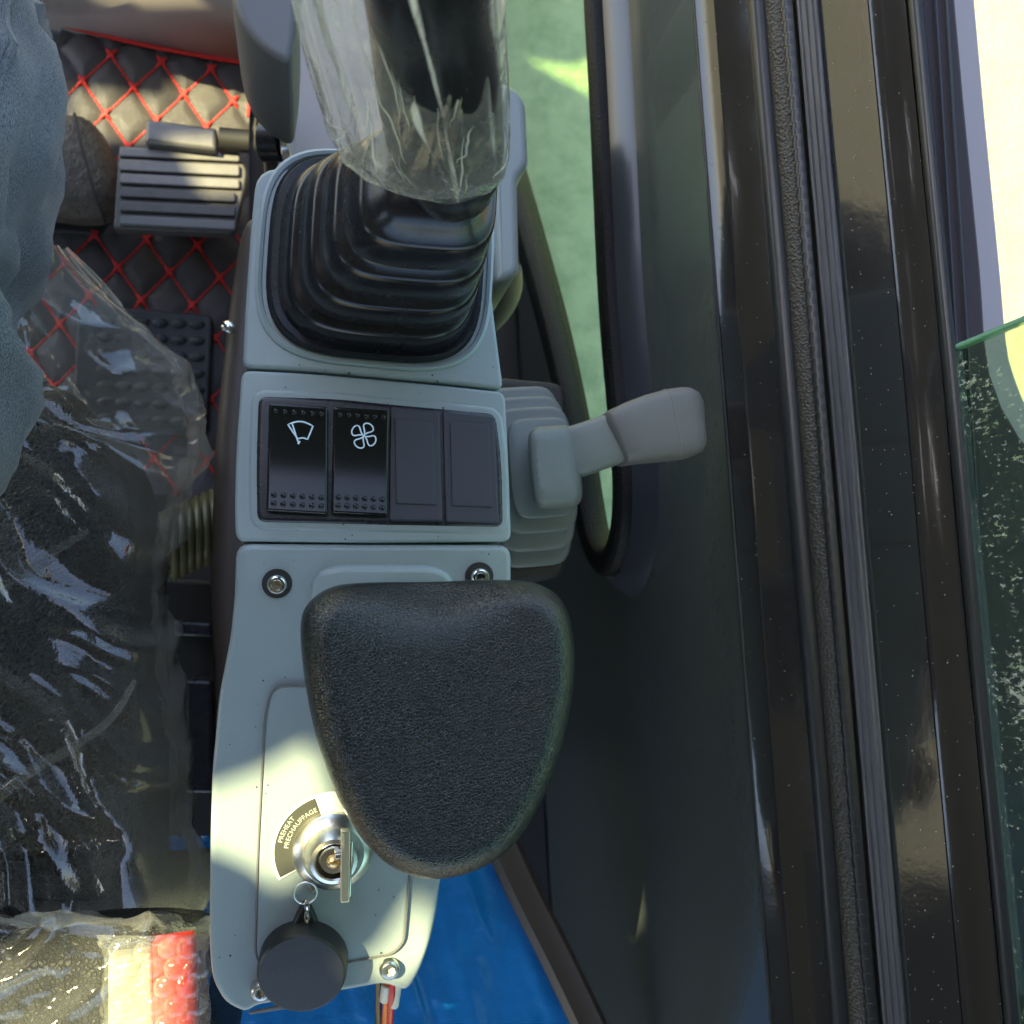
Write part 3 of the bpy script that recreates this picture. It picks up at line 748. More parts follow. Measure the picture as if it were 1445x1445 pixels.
for si, q in enumerate(SWQ):
    o, pt, hgt = rocker('rocker_switch', q, .0066, .0046, 'gloss_black')
    o['label'] = ('black rocker switch with a windscreen wiper symbol', 'black rocker switch with a fan symbol')[si]
    dm = []
    for i in range(6):
        s = .12 + .155 * i
        dm.append(dome(pt(s, .07, hgt(.07) - .0001), .0011, .0009, 8))
        for t in (.85, .93): dm.append(dome(pt(s, t, hgt(t) - .0001), .00125, .0011, 8))
    v, f = merge(dm); d_ = obj('grip_dots', v, f, 'gloss_black', o); d_['kind'] = 'stuff'
    if si == 0:
        def S(u, t): return pt(u, t, hgt(t) + .0001)
        arc = [S(.33 + .42 * k / 10, .185 - .035 * math.sin(math.pi * k / 10) + .004) for k in range(11)]
        low = [S(.66 - .16 * k / 6, .315 - .012 * math.sin(math.pi * k / 6)) for k in range(7)]
        sh = arc + [S(.70, .26)] + low + [S(.42, .26)]
        rb = [ribbon(sh, .00062, UP, True), ribbon([S(.40, .18), S(.50, .34)], .00062, UP), ribbon([S(.50, .345), S(.53, .352)], .0014, UP)]
    else:
        c0 = (.55, .255); rb = []
        for k in range(4):
            a0 = k * math.pi / 2 + .5; L = []
            for i in range(17):
                t = i / 16 * math.pi * 2
                rr_ = .185 * math.sin(t / 2) ; sp = .62 * math.sin(t) * .9
                L.append(S(c0[0] + rr_ * math.cos(a0 + sp) * 1.25, c0[1] + rr_ * .68 * math.sin(a0 + sp)))
            rb.append(ribbon(L[:-1], .00058, UP, True))
    v, f = merge(rb); obj('symbol', v, f, 'white_print', o, smooth=False)
for fq, iq in ((((551, 573), (621, 580), (625, 736), (549, 735)), ((557, 590), (611, 594), (616, 713), (559, 711))), (((625, 580), (698, 587), (705, 739), (629, 737)), ((635, 595), (690, 599), (695, 716), (638, 714)))):
    o = slab('blanking_plate', round_poly(G_(fq, .0040), .0012), .005, .0008, 'blank_plastic', con, seg=2)
    slab('centre_panel', round_poly(G_(iq, .0046), .0006), .002, .0005, 'blank_plastic', o, seg=2)
for x in (484, 547, 625):   # module joints on the bezel's border
    for ys_ in ((566 + (x - 484) * .06, 572 + (x - 484) * .06), (733, 741)):
        v, f = ribbon([T(x, ys_[0], .0025), T(x + .5, ys_[1], .0025)], .0006, UP); obj('bezel_joint', v, f, 'dark_void', con)

rg = random.Random(4); gr = []
for _ in range(46):
    px_, py_ = rg.uniform(345, 700), rg.choice((rg.uniform(515, 560), rg.uniform(745, 800), rg.uniform(940, 1380), rg.uniform(1100, 1390)))
    if py_ > 820: px_ = rg.uniform(308, 430 if py_ < 1200 else 560)
    gr.append(dome(T(px_, py_, .0002 if py_ < 960 or px_ < 372 else .0016), rg.uniform(.00018, .0005), .0004, 5, 2))
v, f = merge(gr); g_ = obj('grit', v, f, 'dark_void', con); g_['kind'] = 'stuff'
rg = random.Random(9); gr = []
for _ in range(420):
    a_, b_ = rg.choice(((A2, B), (E2, G), (G, Dl), (E2, G)))
    x_, z_ = lerp2(a_, b_, rg.random(), .0006); gr.append(dome(Vector((x_, rg.uniform(-.4, .5), z_)), rg.uniform(.00012, .00038), .0003, 5, 2))
v, f = merge(gr); g_ = obj('dust_specks', v, f, 'dust', wall); g_['kind'] = 'stuff'

# ================================================================== JOYSTICK
js = thing('joystick', 'black joystick with ridged rubber boot on the grey console', 'joystick', T(535, 370))
bc = T(533, 366, .001); tcx = P(612, 258, .672)
n = 64
def bring(t, k, dz=0):
    """one ring of the bellows: t 0 at the base, 1 at the top; k widens it"""
    c = bc.lerp(tcx, t); rx = (.0415 * (1 - t) + .0222 * t) * k; ry = (.0400 * (1 - t) + .0190 * t) * k
    rot = R(-6) * (1 - t) + R(-5) * t
    tilt = Vector((0, 0, 1))
    out = []
    for q in rr(0, 0, rx, ry, 0, n, 3.6, rot):
        out.append(c + Vector((q.x, q.y, (q.x * .05 + q.y * .10) * min(1, t * 3) + dz)))
    return out
rings = [bring(0, 1.06, -.004), bring(0, 1.08, .001), bring(.01, 1.04, .003)]
NR = 4
for i in range(NR):
    t0 = i / NR + .02; h = .98 / NR; g = .80 + .012 * i
    for (dt, k) in ((.0, g), (.05, g), (.08, .992), (.10, 1.0), (.58, 1.0), (.64, .992), (.68, .975), (.70, .95), (.75, .86), (.78, g + .02), (.97, g + .012)):
        rings.append(bring(t0 + h * dt, k))
rings = rings[:-2] + [bring(.99, .80), bring(1.02, .66), bring(1.04, .45)]
v, f = loft(rings); obj('boot', v, f, 'black_rubber', js, sharp=50)
rim = []
for (k, z) in ((1.16, .0), (1.155, .0012), (1.13, .0018), (1.10, .0012), (1.085, -.001)):
    rim.append([q + Vector((0, 0, z - .001)) for q in [bc + Vector((p.x, p.y, 0)) for p in rr(0, 0, .0425 * k, .0400 * k, 0, n, 3.6, R(-6))]])
v, f = loft(rim, False, False); obj('boot_rim', v, f, 'grey_plastic', con)
gp = [P(640, 268, .672), P(636, 232, .69), P(626, 180, .71), P(618, 110, .738), P(606, 30, .768), P(598, -60, .80), P(592, -150, .82)]
gr_ = catmull([Vector((x, 0, 0)) for x in (.0120, .0150, .0160, .0152, .0132, .0124, .0122)], 5); gr_ = [q.x for q in gr_]
gp = catmull(gp, 5)
v, f = tube(gp, gr_, prof=[(1.12 * math.cos(a), .95 * math.sin(a)) for a in [2 * math.pi * k / 24 for k in range(24)]], up=Vector((0, 1, 0)))
obj('grip', v, f, 'black_rubber', js)
v, f = dome(P(640, 30, .782), .005, .004, 12, nrmv=Vector((.5, -.6, .6)).normalized()); obj('grip_button', v, f, 'black_plastic', js)

# clear bag over the grip
bag = thing('plastic_bag', 'crinkled clear plastic bag pulled over the joystick grip', 'plastic bag', P(600, 150, .66))
secs = [  # (left px, right px, row, centre height)
    (628, 646, 288, .688), (600, 668, 279, .692), (555, 694, 268, .697), (510, 712, 248, .703), (480, 720, 222, .709), (466, 722, 190, .716), (455, 722, 150, .726), (440, 720, 100, .738),
    (424, 717, 50, .750), (410, 714, 0, .762), (396, 712, -60, .775), (380, 712, -130, .788)]
NA = 220
rnd = random.Random(21)
S2 = []
for a, b in zip(secs, secs[1:]):
    for k in range(6): S2.append(tuple(x + (y - x) * k / 6 for x, y in zip(a, b)))
S2.append(secs[-1])
fold_l = [(rnd.uniform(0, 2 * math.pi), rnd.uniform(-.012, .012), rnd.uniform(.018, .055), rnd.uniform(.05, .17), rnd.uniform(0, 6)) for _ in range(44)]
rings = []
for i, (xl, xr, row, z) in enumerate(S2):
    pl, pr = P(xl, row, z), P(xr, row, z); c = (pl + pr) / 2; hw = (pr - pl).length / 2; ax = (pr - pl).normalized()
    dep = min(.030, hw * 1.0); ring = []
    for k in range(NA):
        a = 2 * math.pi * k / NA; ca, sa = math.cos(a), math.sin(a)
        e = 1 + .07 * noise.noise(Vector((ca * 1.8, sa * 1.8, i * .03)))
        for (a0, dr, wd_, am, ph) in fold_l:
            d = (a - a0 - dr * i - .05 * math.sin(i * .12 + ph) + math.pi) % (2 * math.pi) - math.pi
            e += min(1, .25 + i / 24) * am * math.exp(-(d / wd_) ** 2) * (.55 + .45 * math.sin(i * .09 + ph))
        e -= .10
        if abs(ca) > .9: e = 1 + (e - 1) * .3
        ring.append(c + ax * ca * hw * e + Vector((-.15, -.55, .82)).normalized() * sa * dep * e)
    rings.append(ring)
v, f = loft(rings, True, False); obj('bag_film', v, f, 'film_bag', bag, sharp=180)
def on_bag(u, i, lift=.0008):
    xl, xr, row, z = S2[max(0, min(len(S2) - 1, int(i)))]; pl, pr = P(xl, row, z), P(xr, row, z); hw = (pr - pl).length / 2
    k = int(round((math.acos(max(-.98, min(.98, u)))) / (2 * math.pi) * NA)) % NA
    q = rings[max(0, min(len(S2) - 1, int(i)))][k]; return q + Vector((-.15, -.55, .82)).normalized() * lift
for _ in range(26):
    u0 = rnd.uniform(-.9, .95); i0 = rnd.uniform(2, 52); ln = rnd.uniform(5, 24); du = u0 * rnd.uniform(-.05, .35) + rnd.uniform(-.12, .12); w0 = rnd.uniform(.00008, .00034)
    pp = [on_bag(u0 + du * t / 7 + .02 * math.sin(t * 1.3 + u0 * 9), i0 + ln * t / 7) for t in range(8)]
    pp = catmull(pp, 3); n_ = len(pp)
    v, f = tube(pp, [max(.00004, w0 * math.sin(math.pi * (k + .5) / n_)) for k in range(n_)], prof=[(1, .1), (.2, .5), (-1, .1), (0, -.1)]); obj('crease', v, f, 'film_crease_glint', bag)  # thin crease strips, their ridge glints put in as pale film
# flat heat-sealed seam and long creases standing off the film
for pts in ([(575, -20), (598, 60), (618, 140), (632, 210), (644, 284)], [(580, 150), (600, 200), (622, 245), (640, 284)]):
    pp = catmull([P(x, y, z) for (x, y), z in zip(pts, (.822, .806, .786, .758, .706)[:len(pts)] if len(pts) == 5 else (.792, .778, .752, .706))], 8)
    v, f = tube(pp, [.0011 + .0004 * math.sin(i * .5) for i in range(len(pp))], prof=[(1, .2), (0, .45), (-1, .2), (0, .05)]); obj('sealed_seam', v, f, 'film_crease_glint', bag)

# ================================================================== ARMREST PAD
ar = thing('armrest', 'black grained wrist rest pad standing over the grey console', 'armrest', T(610, 1000))
ap = [(423, 880), (436, 848), (468, 827), (520, 821), (610, 820), (700, 817), (757, 823), (791, 848), (805, 895), (807, 950), (797, 1020), (779, 1085), (752, 1145), (715, 1195), (668, 1226), (612, 1238), (560, 1226), (515, 1190), (478, 1130), (448, 1050), (429, 960)]
za = .642
ol = resample(catmull([P(*q, za) for q in ap], 8, True), 144)
cen = P(612, 1000, za)
rings = []
def ztop(p):
    dx = (p.x - cen.x) / .046; dy = (p.y - cen.y) / .05
    dip = .0165 * math.exp(-(dx / .55) ** 2) * math.exp(-((dy - .97) / .30) ** 2)
    return za + .019 - dip - .0018 * (1 - min(1, dx * dx + dy * dy)) + .001 * dy
low = [(.80, -.020), (.93, -.017), (.98, -.010), (1, 0)]
for q, dz in low: rings.append([Vector((cen.x + (p.x - cen.x) * q, cen.y + (p.y - cen.y) * q, za + dz)) for p in ol])
K = 26
for i in range(1, K):
    q = 1 - (i / K) ** 1.4
    if i <= 0: continue
    ring = []
    for p in ol:
        x, y = cen.x + (p.x - cen.x) * q, cen.y + (p.y - cen.y) * q
        dist = (Vector((p.x, p.y)) - Vector((x, y))).length; Re = .0115
        e = math.sqrt(max(0, 1 - (1 - min(1, dist / Re)) ** 2))
        zt = ztop(Vector((x, y, 0))); ring.append(Vector((x, y, za + (zt - za) * e)))
    rings.append(ring)
v, f = loft(rings); obj('pad', v, f, 'leather', ar, sharp=180, sub=1)
slab('support_block', round_poly([P(520, 900, za - .018), P(700, 900, za - .018), P(690, 1080, za - .018), P(540, 1080, za - .018)], .006), za - .018 - zc(980) + .006, .002, 'black_plastic', ar)

# ================================================================== SIDE LEVER
lv = thing('side_lever', 'grey angled lever with stepped rubber boot beside the switch panel', 'lever', P(755, 670, .40))
steps = [(744, 672, 56, 126, .426), (750, 668, 56, 108, .443), (757, 663, 54, 88, .460), (766, 660, 46, 70, .474)]
rings = []
def ring_px(cx, cy, hx, hy, z, k=1, e=5):
    c = P(cx, cy, z); a = P(cx + hx, cy, z); b = P(cx, cy - hy, z); return rr(c.x, c.y, (a - c).length * k, (b - c).length * k, z, 48, e, R(2))
for i, (cx, cy, hx, hy, z) in enumerate(steps):
    rings += [ring_px(cx, cy, hx, hy, z - .012, .86), ring_px(cx, cy, hx, hy, z - .0105, .97), ring_px(cx, cy, hx, hy, z - .009, 1), ring_px(cx, cy, hx, hy, z - .002, 1), ring_px(cx, cy, hx, hy, z - .0005, .985), ring_px(cx, cy, hx, hy, z, .955), ring_px(cx, cy, hx, hy, z - .0005, .88)]
rings = rings[:-1]
v, f = loft(rings); obj('boot', v, f, 'grey_rubber', lv, sharp=60)
rings = [ring_px(784, 659, 37, 60, .470, 1), ring_px(784, 659, 37, 60, .500, .98), ring_px(782, 657, 35, 57, .5055, .93), ring_px(781, 656, 33, 54, .508, .8)]
v, f = loft(rings); obj('boot_cap', v, f, 'grey_rubber', lv, sub=1)
sp = catmull([P(778, 652, .490), P(800, 642, .493), P(830, 632, .497), P(862, 621, .500), P(885, 613, .502)], 5)
sec = [(math.copysign(abs(math.cos(a)) ** .45, math.cos(a)), math.copysign(abs(math.sin(a)) ** .45, math.sin(a))) for a in [2 * math.pi * k / 32 for k in range(32)]]
v, f = tube(sp, [.0134 - .0004 * i / len(sp) for i in range(len(sp))], prof=[(a, b * .85) for a, b in sec]); obj('stem', v, f, 'grey_rubber', lv, sharp=50)
v, f = tube([P(789, 647, .4915), P(796, 644, .4924)], .0141, prof=[(a, b * .86) for a, b in sec]); obj('stem_collar', v, f, 'dark_grey', lv)
v, f = dome(P(806, 648, .5032), .0012, .0004, 10); obj('stem_hole', v, f, 'dark_void', lv)
kp = [(862, 621, .70), (864, 620, .96), (867, 619, 1.06), (890, 612, 1.16), (915, 606, 1.26), (940, 601, 1.32), (962, 598, 1.33), (974, 596, 1.26), (981, 595, 1.10), (985, 595, .84), (986, 595, .3)]
kpp = [P(x, y, .504) for x, y, r in kp]
v, f = tube(kpp, [.0135 * r for x, y, r in kp], prof=[(a, b * .85) for a, b in sec]); obj('knob', v, f, 'grey_knob', lv, sharp=60)
sec_m = [(a, b * .85) for a, b in sec]
fm_ = frames(kpp)[5]
v, f = tube([fm_[0] + fm_[2] * a * .0135 * 1.325 + fm_[3] * b * .0135 * 1.325 for a, b in sec_m], .0003, 6, closed=True, up=Vector((1, 0, .1))); obj('mould_line', v, f, 'grey_rubber', lv)
slab('mount_plate', round_poly([P(690, 530, .42), P(800, 540, .42), P(800, 815, .42), P(690, 830, .42)], .01), .42, .004, 'dark_void', lv)

# ================================================================== IGNITION
ig = thing('ignition_switch', 'round chrome ignition lock with engraved plate on grey console', 'ignition', T(468, 1195))
ic, IM = frame_at(470, 1198, .0017)
def circ(c, r, z, n=48, M=None): return [c + (M or IM) @ Vector((math.cos(2 * math.pi * k / n) * r, math.sin(2 * math.pi * k / n) * r, z)) for k in range(n)]
def arcband(r0, r1, a0, a1, z, n=24):
    V = []; F = []
    for i in range(n + 1):
        a = a0 + (a1 - a0) * i / n
        V += [ic + IM @ Vector((math.cos(a) * r0, math.sin(a) * r0, z)), ic + IM @ Vector((math.cos(a) * r1, math.sin(a) * r1, z))]
    for i in range(n): F.append((2 * i, 2 * i + 1, 2 * i + 3, 2 * i + 2))
    return V, F
v, f = arcband(.0125, .0252, R(62), R(208), .0005); p_ = obj('rim_plate', v, f, 'plate_white', ig, smooth=False)
v, f = arcband(.0130, .0240, R(108), R(206), .0008); obj('engraved_plate', v, f, 'plate_dark', ig, smooth=False)
def arc_text(txt, r, a_mid, size):
    cu = bpy.data.curves.new('t', 'FONT'); cu.body = txt; cu.size = size; cu.align_x = 'CENTER'; cu.space_character = 1.05
    o = bpy.data.objects.new('t', cu); COL.objects.link(o)
    dg = bpy.context.evaluated_depsgraph_get(); me = bpy.data.meshes.new_from_object(o.evaluated_get(dg))
    bpy.data.objects.remove(o); V = []
    for q in me.vertices:
        a = a_mid - q.co.x / r; rad_ = r + q.co.y; V.append(ic + IM @ Vector((math.cos(a) * rad_, math.sin(a) * rad_, .0011)))
    F = [tuple(p.vertices) for p in me.polygons]; bpy.data.meshes.remove(me); return V, F
for txt, r in (('PREHEAT', .0212), ('PRECHAUFFAGE', .0183)):
    v, f = arc_text(txt, r, R(152 if r > .02 else 142), .0027); obj('lettering', v, f, 'plate_letters', ig, smooth=False)
rings = [circ(ic, .0166, 0), circ(ic, .0166, .0030), circ(ic, .0150, .0050), circ(ic, .0125, .0062), circ(ic, .0118, .0085), circ(ic, .0095, .0120), circ(ic, .0080, .0125), circ(ic, .0074, .0118), circ(ic, .0072, .0040)]
v, f = loft(rings); obj('lock_ring', v, f, 'steel', ig)
rings = [circ(ic, .0060, .0040), circ(ic, .0060, .0105), circ(ic, .0054, .0112), circ(ic, .0030, .0113)]
v, f = loft(rings); obj('lock_barrel', v, f, 'chrome', ig)
v, f = dome(ic + IM @ Vector((0, 0, .0112)), .0030, .0022, 14); obj('brass_core', v, f, 'brass', ig)
tab = round_poly([T(424, 1202, .004), T(436, 1206, .004), T(462, 1242, .004), T(440, 1262, .004), T(428, 1240, .004)], .0006)
slab('folded_tab', tab, .002, .0005, 'steel', ig, seg=1)
# key: bow standing edge-on over the lock, blade down the barrel
ky = thing('ignition_key', 'toothed steel key standing in the ignition lock', 'key', ic + Vector((0, 0, .012)))
k0 = T(488, 1172, .020); k1 = T(487, 1272, .020)
def bar(a, b, wv, h, m, name, parent, th):
    d = (b - a).normalized(); s = d.cross(UP).normalized() * th / 2
    V = [a + s, a - s, b - s, b + s]; V = V + [p + Vector((0, 0, h)) for p in V]
    return obj(name, V, [(0, 1, 2, 3), (4, 7, 6, 5), (0, 4, 5, 1), (1, 5, 6, 2), (2, 6, 7, 3), (3, 7, 4, 0)], m, parent, bevel=.0004)
bar(T(487, 1168, .012), T(486, 1268, .016), 1, .006, 'key_metal', 'key_bow', ky, .0036)
bar(T(495, 1185, .014), T(492, 1262, .016), 1, .004, 'chrome', 'key_bow_rim', ky, .0014)
teeth = []
for i in range(22):
    c = T(483.5, 1178 + i * 4.0, .0185); teeth.append(dome(c, .0008, .0006, 6, 2, nrmv=Vector((-.5, 0, 1)).normalized()))
v, f = merge(teeth); kt = obj('knurled_edge', v, f, 'key_metal', ky); kt['kind'] = 'stuff'
bar(ic + Vector((.0003, 0, .009)), ic + Vector((.0040, .0002, .009)), 1, .006, 'steel', 'key_shank', ky, .0022)
# key ring and fob
fb_ = thing('key_fob', 'round black rubber key fob hanging from a wire ring', 'key fob', T(428, 1340))
fc = T(429, 1352, .004)
rings = []
for q, z in ((.94, -.0035), (1, -.002), (1, .006), (.975, .0078), (.93, .0085), (.5, .0086)):
    rings.append(circ(fc, .0183 * q, z + .002, 64))
tiltm = Matrix.Rotation(R(6), 3, 'X') @ Matrix.Rotation(R(-6), 3, 'Y')
rings = [[fc + tiltm @ (p - fc) for p in r] for r in rings]
v, f = loft(rings); obj('fob_disc', v, f, 'fob_black', fb_)
lug = round_poly([T(410, 1312, .008), T(452, 1312, .008), T(443, 1288, .008), T(436, 1276, .008), T(428, 1276, .008), T(420, 1288, .008)], .003)
slab('fob_lug', lug, .006, .0015, 'fob_black', fb_)
rc = T(431, 1260, .008)
pts = [rc + Vector((.0046 * math.cos(a), .0046 * math.sin(a), .001 * math.sin(a))) for a in [2 * math.pi * k / 32 for k in range(32)]]
v, f = tube(pts, .0004, 8, closed=True); obj('wire_ring', v, f, 'steel', fb_)
for q, (y, ro_) in enumerate(((1279, 0), (1287, 1), (1295, 0))):
    c = T(433, y, .0095); s = .0016
    pts = [c + (Vector((s * .4 * math.cos(a), s * 1.3 * math.sin(a), 0)) if ro_ == 0 else Vector((.0002, s * 1.3 * math.sin(a), s * .6 * math.cos(a)))) for a in [2 * math.pi * k / 16 for k in range(16)]]
    v, f = tube(pts, .00045, 6, closed=True); obj('chain_link', v, f, 'chrome', fb_)

# wires ----------------------------------------------------------------
wr = thing('wiring', 'black, orange and red wires leaving the console end', 'wires', T(545, 1400, -.05))
for mm, x0, x1, zz in (('wire_black', 534, 533, -.02), ('wire_orange', 546, 541, -.018), ('wire_red', 553, 548, -.014)):
    v, f = tube(catmull([T(x0, 1375, -.012), T(x0, 1405, zz), T((x0 + x1) / 2, 1440, zz - .012), T(x1, 1500, zz - .05)], 6), .0016, 10); obj('wire', v, f, mm, wr)
for x, y0, y1 in ((546, 1388, 1412), (560, 1386, 1420)):
    v, f = tube([T(x, y0, -.014), T(x - 4, y1, -.017)], [.0026, .0022], 10); obj('connector_sleeve', v, f, 'connector', wr, bevel=.0005)
slab('torn_label', round_poly(G_([(350, 1428), (452, 1408), (456, 1412), (440, 1418), (352, 1432)], -.012), .001), .001, .0003, 'dark_grey', con, seg=1)

# ================================================================== SEAT
st = thing('operator_seat', 'black leather operator seat cushion under clear plastic', 'seat', P(60, 900, .2))
sz = .44
so_ = [P(-330, 560, sz), P(-120, 520, sz), (P(40, 522, sz)), P(110, 560, sz), P(158, 640, sz), P(180, 760, sz), P(188, 900, sz), P(188, 1100, sz), P(187, 1250, sz), P(170, 1306, sz), P(80, 1312, sz), P(-120, 1318, sz), P(-330, 1318, sz)]
o_ = slab('cushion', resample(catmull(so_, 5, True), 110), .14, .034, 'seat_leather', st, seg=7)
s2 = [P(-330, 1330, .49), P(60, 1322, .49), P(200, 1310, .49), P(268, 1312, .49), P(280, 1380, .49), P(284, 1600, .49), P(-330, 1600, .49)]
s2o = slab('rear_bolster', resample(catmull(s2, 5, True), 90), .16, .02, 'seat_leather', st, seg=6)

def crease(x, y, s, seed):
    """sharp folded-film relief"""
    a = noise.noise(Vector((x * s, y * s * .6, seed))); b = noise.noise(Vector((x * s * 2.3 + 3, y * s * 1.7, seed + 7)))
    return (1 - 2 * abs(a)) * .7 + (1 - 2 * abs(b)) * .3
def drape(name, rows, m, parent, nu, seed, amp, scale):
    """rows: list of lists of world points (across); lofted open surface with fold relief"""
    rows = [resample(catmull(r, 6), nu, closed=False) for r in rows]
    cols = [catmull([r[i] for r in rows], 10) for i in range(nu)]
    nv = len(cols[0]); V = []; F = []
    for j in range(nv):
        for i in range(nu):
            p = cols[i][j]; a = cols[max(0, i - 1)][j]; b = cols[min(nu - 1, i + 1)][j]; c = cols[i][max(0, j - 1)]; d = cols[i][min(nv - 1, j + 1)]
            nn = (b - a).cross(d - c); nn = nn.normalized() if nn.length > 0 else UP
            if nn.z < 0: nn = -nn
            h = crease(p.x + p.z * .7, p.y, scale, seed) * amp + amp * .35 * noise.noise(Vector((p.x * 150, p.y * 150, p.z * 150)))
            V.append(p + nn * h)
    for j in range(nv - 1):
        for i in range(nu - 1): a = j * nu + i; F.append((a, a + 1, a + nu + 1, a + nu))
    return obj(name, V, F, m, parent, sharp=42)
def folds(p, seed, k, stretch, ang):
    """long pulled folds: ridges running along ang, wandering a little"""
    ca, sa = math.cos(ang), math.sin(ang); u = p.x * ca + p.y * sa; w_ = -p.x * sa + p.y * ca
    w_ += .012 * noise.noise(Vector((u * 16, w_ * 16, seed + 2))) + p.z * .4
    a = abs(noise.noise(Vector((u * k * stretch, w_ * k, seed)))); b = abs(noise.noise(Vector((u * k * 2.1 * stretch + 7, w_ * k * 2.2, seed + 5))))
    return max(0, 1 - a * 3.2) ** 1.6 + .45 * max(0, 1 - b * 3.5) ** 1.6
def crumple(name, rows, m, parent, nu, nv, seed, amp, k=30, stretch=.22, ang=-.9, facet=.35):
    """clear film draped over rows of points: long folds with slack facets between them"""
    rnd = random.Random(seed)
    rows = [resample(catmull(r, 6), 60, closed=False) for r in rows]
    cols = [catmull([r[i] for r in rows], 10) for i in range(60)]; nd = len(cols[0])
    def S(u, t):
        x = min(58.999, max(0, u * 59)); y = min(nd - 1.001, max(0, t * (nd - 1))); i, j = int(x), int(y); a, b = x - i, y - j
        return cols[i][j].lerp(cols[i + 1][j], a).lerp(cols[i][j + 1].lerp(cols[i + 1][j + 1], a), b)
    pts = [(rnd.random(), rnd.random(), rnd.uniform(-1, 1), rnd.uniform(-1, 1), rnd.uniform(-1, 1)) for _ in range(60)]
    V = []; F = []
    for j in range(nv + 1):
        for i in range(nu + 1):
            u, t = i / nu, j / nv
            p = S(u, t); nn = (S(u + .01, t) - S(u - .01, t)).cross(S(u, t + .01) - S(u, t - .01))
            nn = nn.normalized() if nn.length > 0 else UP
            if nn.z < 0: nn = -nn
            best = min(pts, key=lambda q: (q[0] - u) ** 2 + ((q[1] - t) * 1.6) ** 2)
            fc = best[2] * .3 + best[3] * (u - best[0]) * 6 + best[4] * (t - best[1]) * 6
            V.append(p + nn * amp * (folds(p, seed, k, stretch, ang) + facet * fc))
    for j in range(nv):
        for i in range(nu):
            a = j * (nu + 1) + i; F.append((a, a + 1, a + nu + 2, a + nu + 1))
    o = obj(name, V, F, m, parent, sharp=180)
    sm_ = o.modifiers.new('soft', 'SMOOTH'); sm_.factor = .5; sm_.iterations = 1
    return o
pc = thing('seat_cover', 'crumpled clear plastic sheet draped over the black seat cushion', 'plastic cover', P(150, 900, .44))
rowsd = []
for (y, pts) in (
    (352, [(-150, .50), (-20, .50), (52, .485), (85, .45), (92, .40)]),
    (400, [(-150, .50), (-20, .50), (70, .49), (130, .45), (140, .38)]),
    (460, [(-150, .495), (-20, .49), (90, .485), (178, .45), (190, .37)]),
    (520, [(-150, .47), (0, .47), (120, .475), (232, .44), (240, .36)]),
    (575, [(-150, .455), (40, .458), (150, .465), (268, .44), (275, .36)]),
    (610, [(-150, .452), (60, .455), (170, .455), (282, .435), (285, .35)]),
    (680, [(-150, .45), (80, .452), (178, .45), (268, .42), (268, .34)]),
    (760, [(-150, .449), (90, .45), (185, .445), (240, .405), (238, .33)]),
    (860, [(-150, .449), (100, .449), (192, .442), (236, .40), (230, .32)]),
    (960, [(-150, .449), (100, .449), (194, .442), (242, .40), (236, .32)]),
    (1040, [(-150, .449), (100, .449), (194, .442), (258, .40), (250, .32)]),
    (1095, [(-150, .449), (100, .449), (196, .445), (270, .405), (258, .32)]),
    (1150, [(-150, .449), (100, .45), (198, .45), (264, .41), (262, .32)]),
    (1210, [(-150, .452), (100, .455), (205, .455), (284, .42), (272, .32)]),
    (1290, [(-150, .47), (100, .472), (215, .47), (280, .43), (268, .33)])):
    rowsd.append([P(x, y, z) for x, z in pts])
crumple('cover_film', rowsd, 'film_seat', pc, 90, 200, 3, .0075)
# narrow twisted strip of film across the cushion
for pts in ([(-10, 1130), (40, 1090), (110, 1050), (160, 1010), (190, 960)], [(-10, 838), (40, 800), (90, 770), (125, 748)]):
    pp = catmull([P(x, y, .458) for x, y in pts], 8)
    v, f = tube(pp, [.0032 * (1 - .6 * i / len(pp)) for i in range(len(pp))], prof=[(1, 0), (.3, .3), (-.5, .35), (-1, .1), (0, -.1)]); obj('film_fold', v, f, 'film_seat', pc)
pc2 = thing('bolster_cover', 'clear plastic sheet stretched over the sunlit seat edge at the bottom', 'plastic cover', P(100, 1400, .50))
rw = []
for (y, pts) in ((1284, [(-150, .47), (60, .475), (210, .47), (284, .44)]), (1306, [(-150, .50), (60, .502), (215, .50), (292, .46)]), (1345, [(-150, .508), (60, .51), (220, .508), (294, .47)]), (1420, [(-150, .508), (60, .51), (225, .508), (288, .47)]), (1520, [(-150, .508), (60, .51), (225, .508), (288, .47)])):
    rw.append([P(x, y, z) for x, z in pts])
crumple('cover_film', rw, 'film_seat', pc2, 90, 70, 11, .006, ang=.25)
# wrapped red box
rb_ = thing('wrapped_box', 'red and white box in bubble wrap at the bottom of the seat', 'box', P(220, 1400, .50))
bz_ = .512
slab('white_side', round_poly([P(152, 1352, bz_), P(213, 1345, bz_), P(218, 1520, bz_), P(152, 1520, bz_)], .002), .010, .002, 'box_cream', rb_)
slab('red_side', round_poly([P(214, 1330, bz_), P(274, 1322, bz_), P(280, 1520, bz_), P(218, 1520, bz_)], .002), .010, .002, 'red_box', rb_)
for j in range(7):
    for i in range(4):
        px_, py_ = 172 + i * 31 + (j % 2) * 14, 1340 + j * 26
        v, f = dome(P(px_ + random.uniform(-3, 3), py_ + random.uniform(-3, 3), bz_ + .0015), .0052 * random.uniform(.85, 1.1), .0032, 14, 4); obj('bubble', v, f, 'film_bubble', rb_)
rw = [[P(x, y, bz_ + dz + .0016) for x, dz in ((146, -.012), (152, -.002), (200, 0), (250, 0), (283, -.002), (289, -.014))] for y in (1318, 1340, 1400, 1520)]
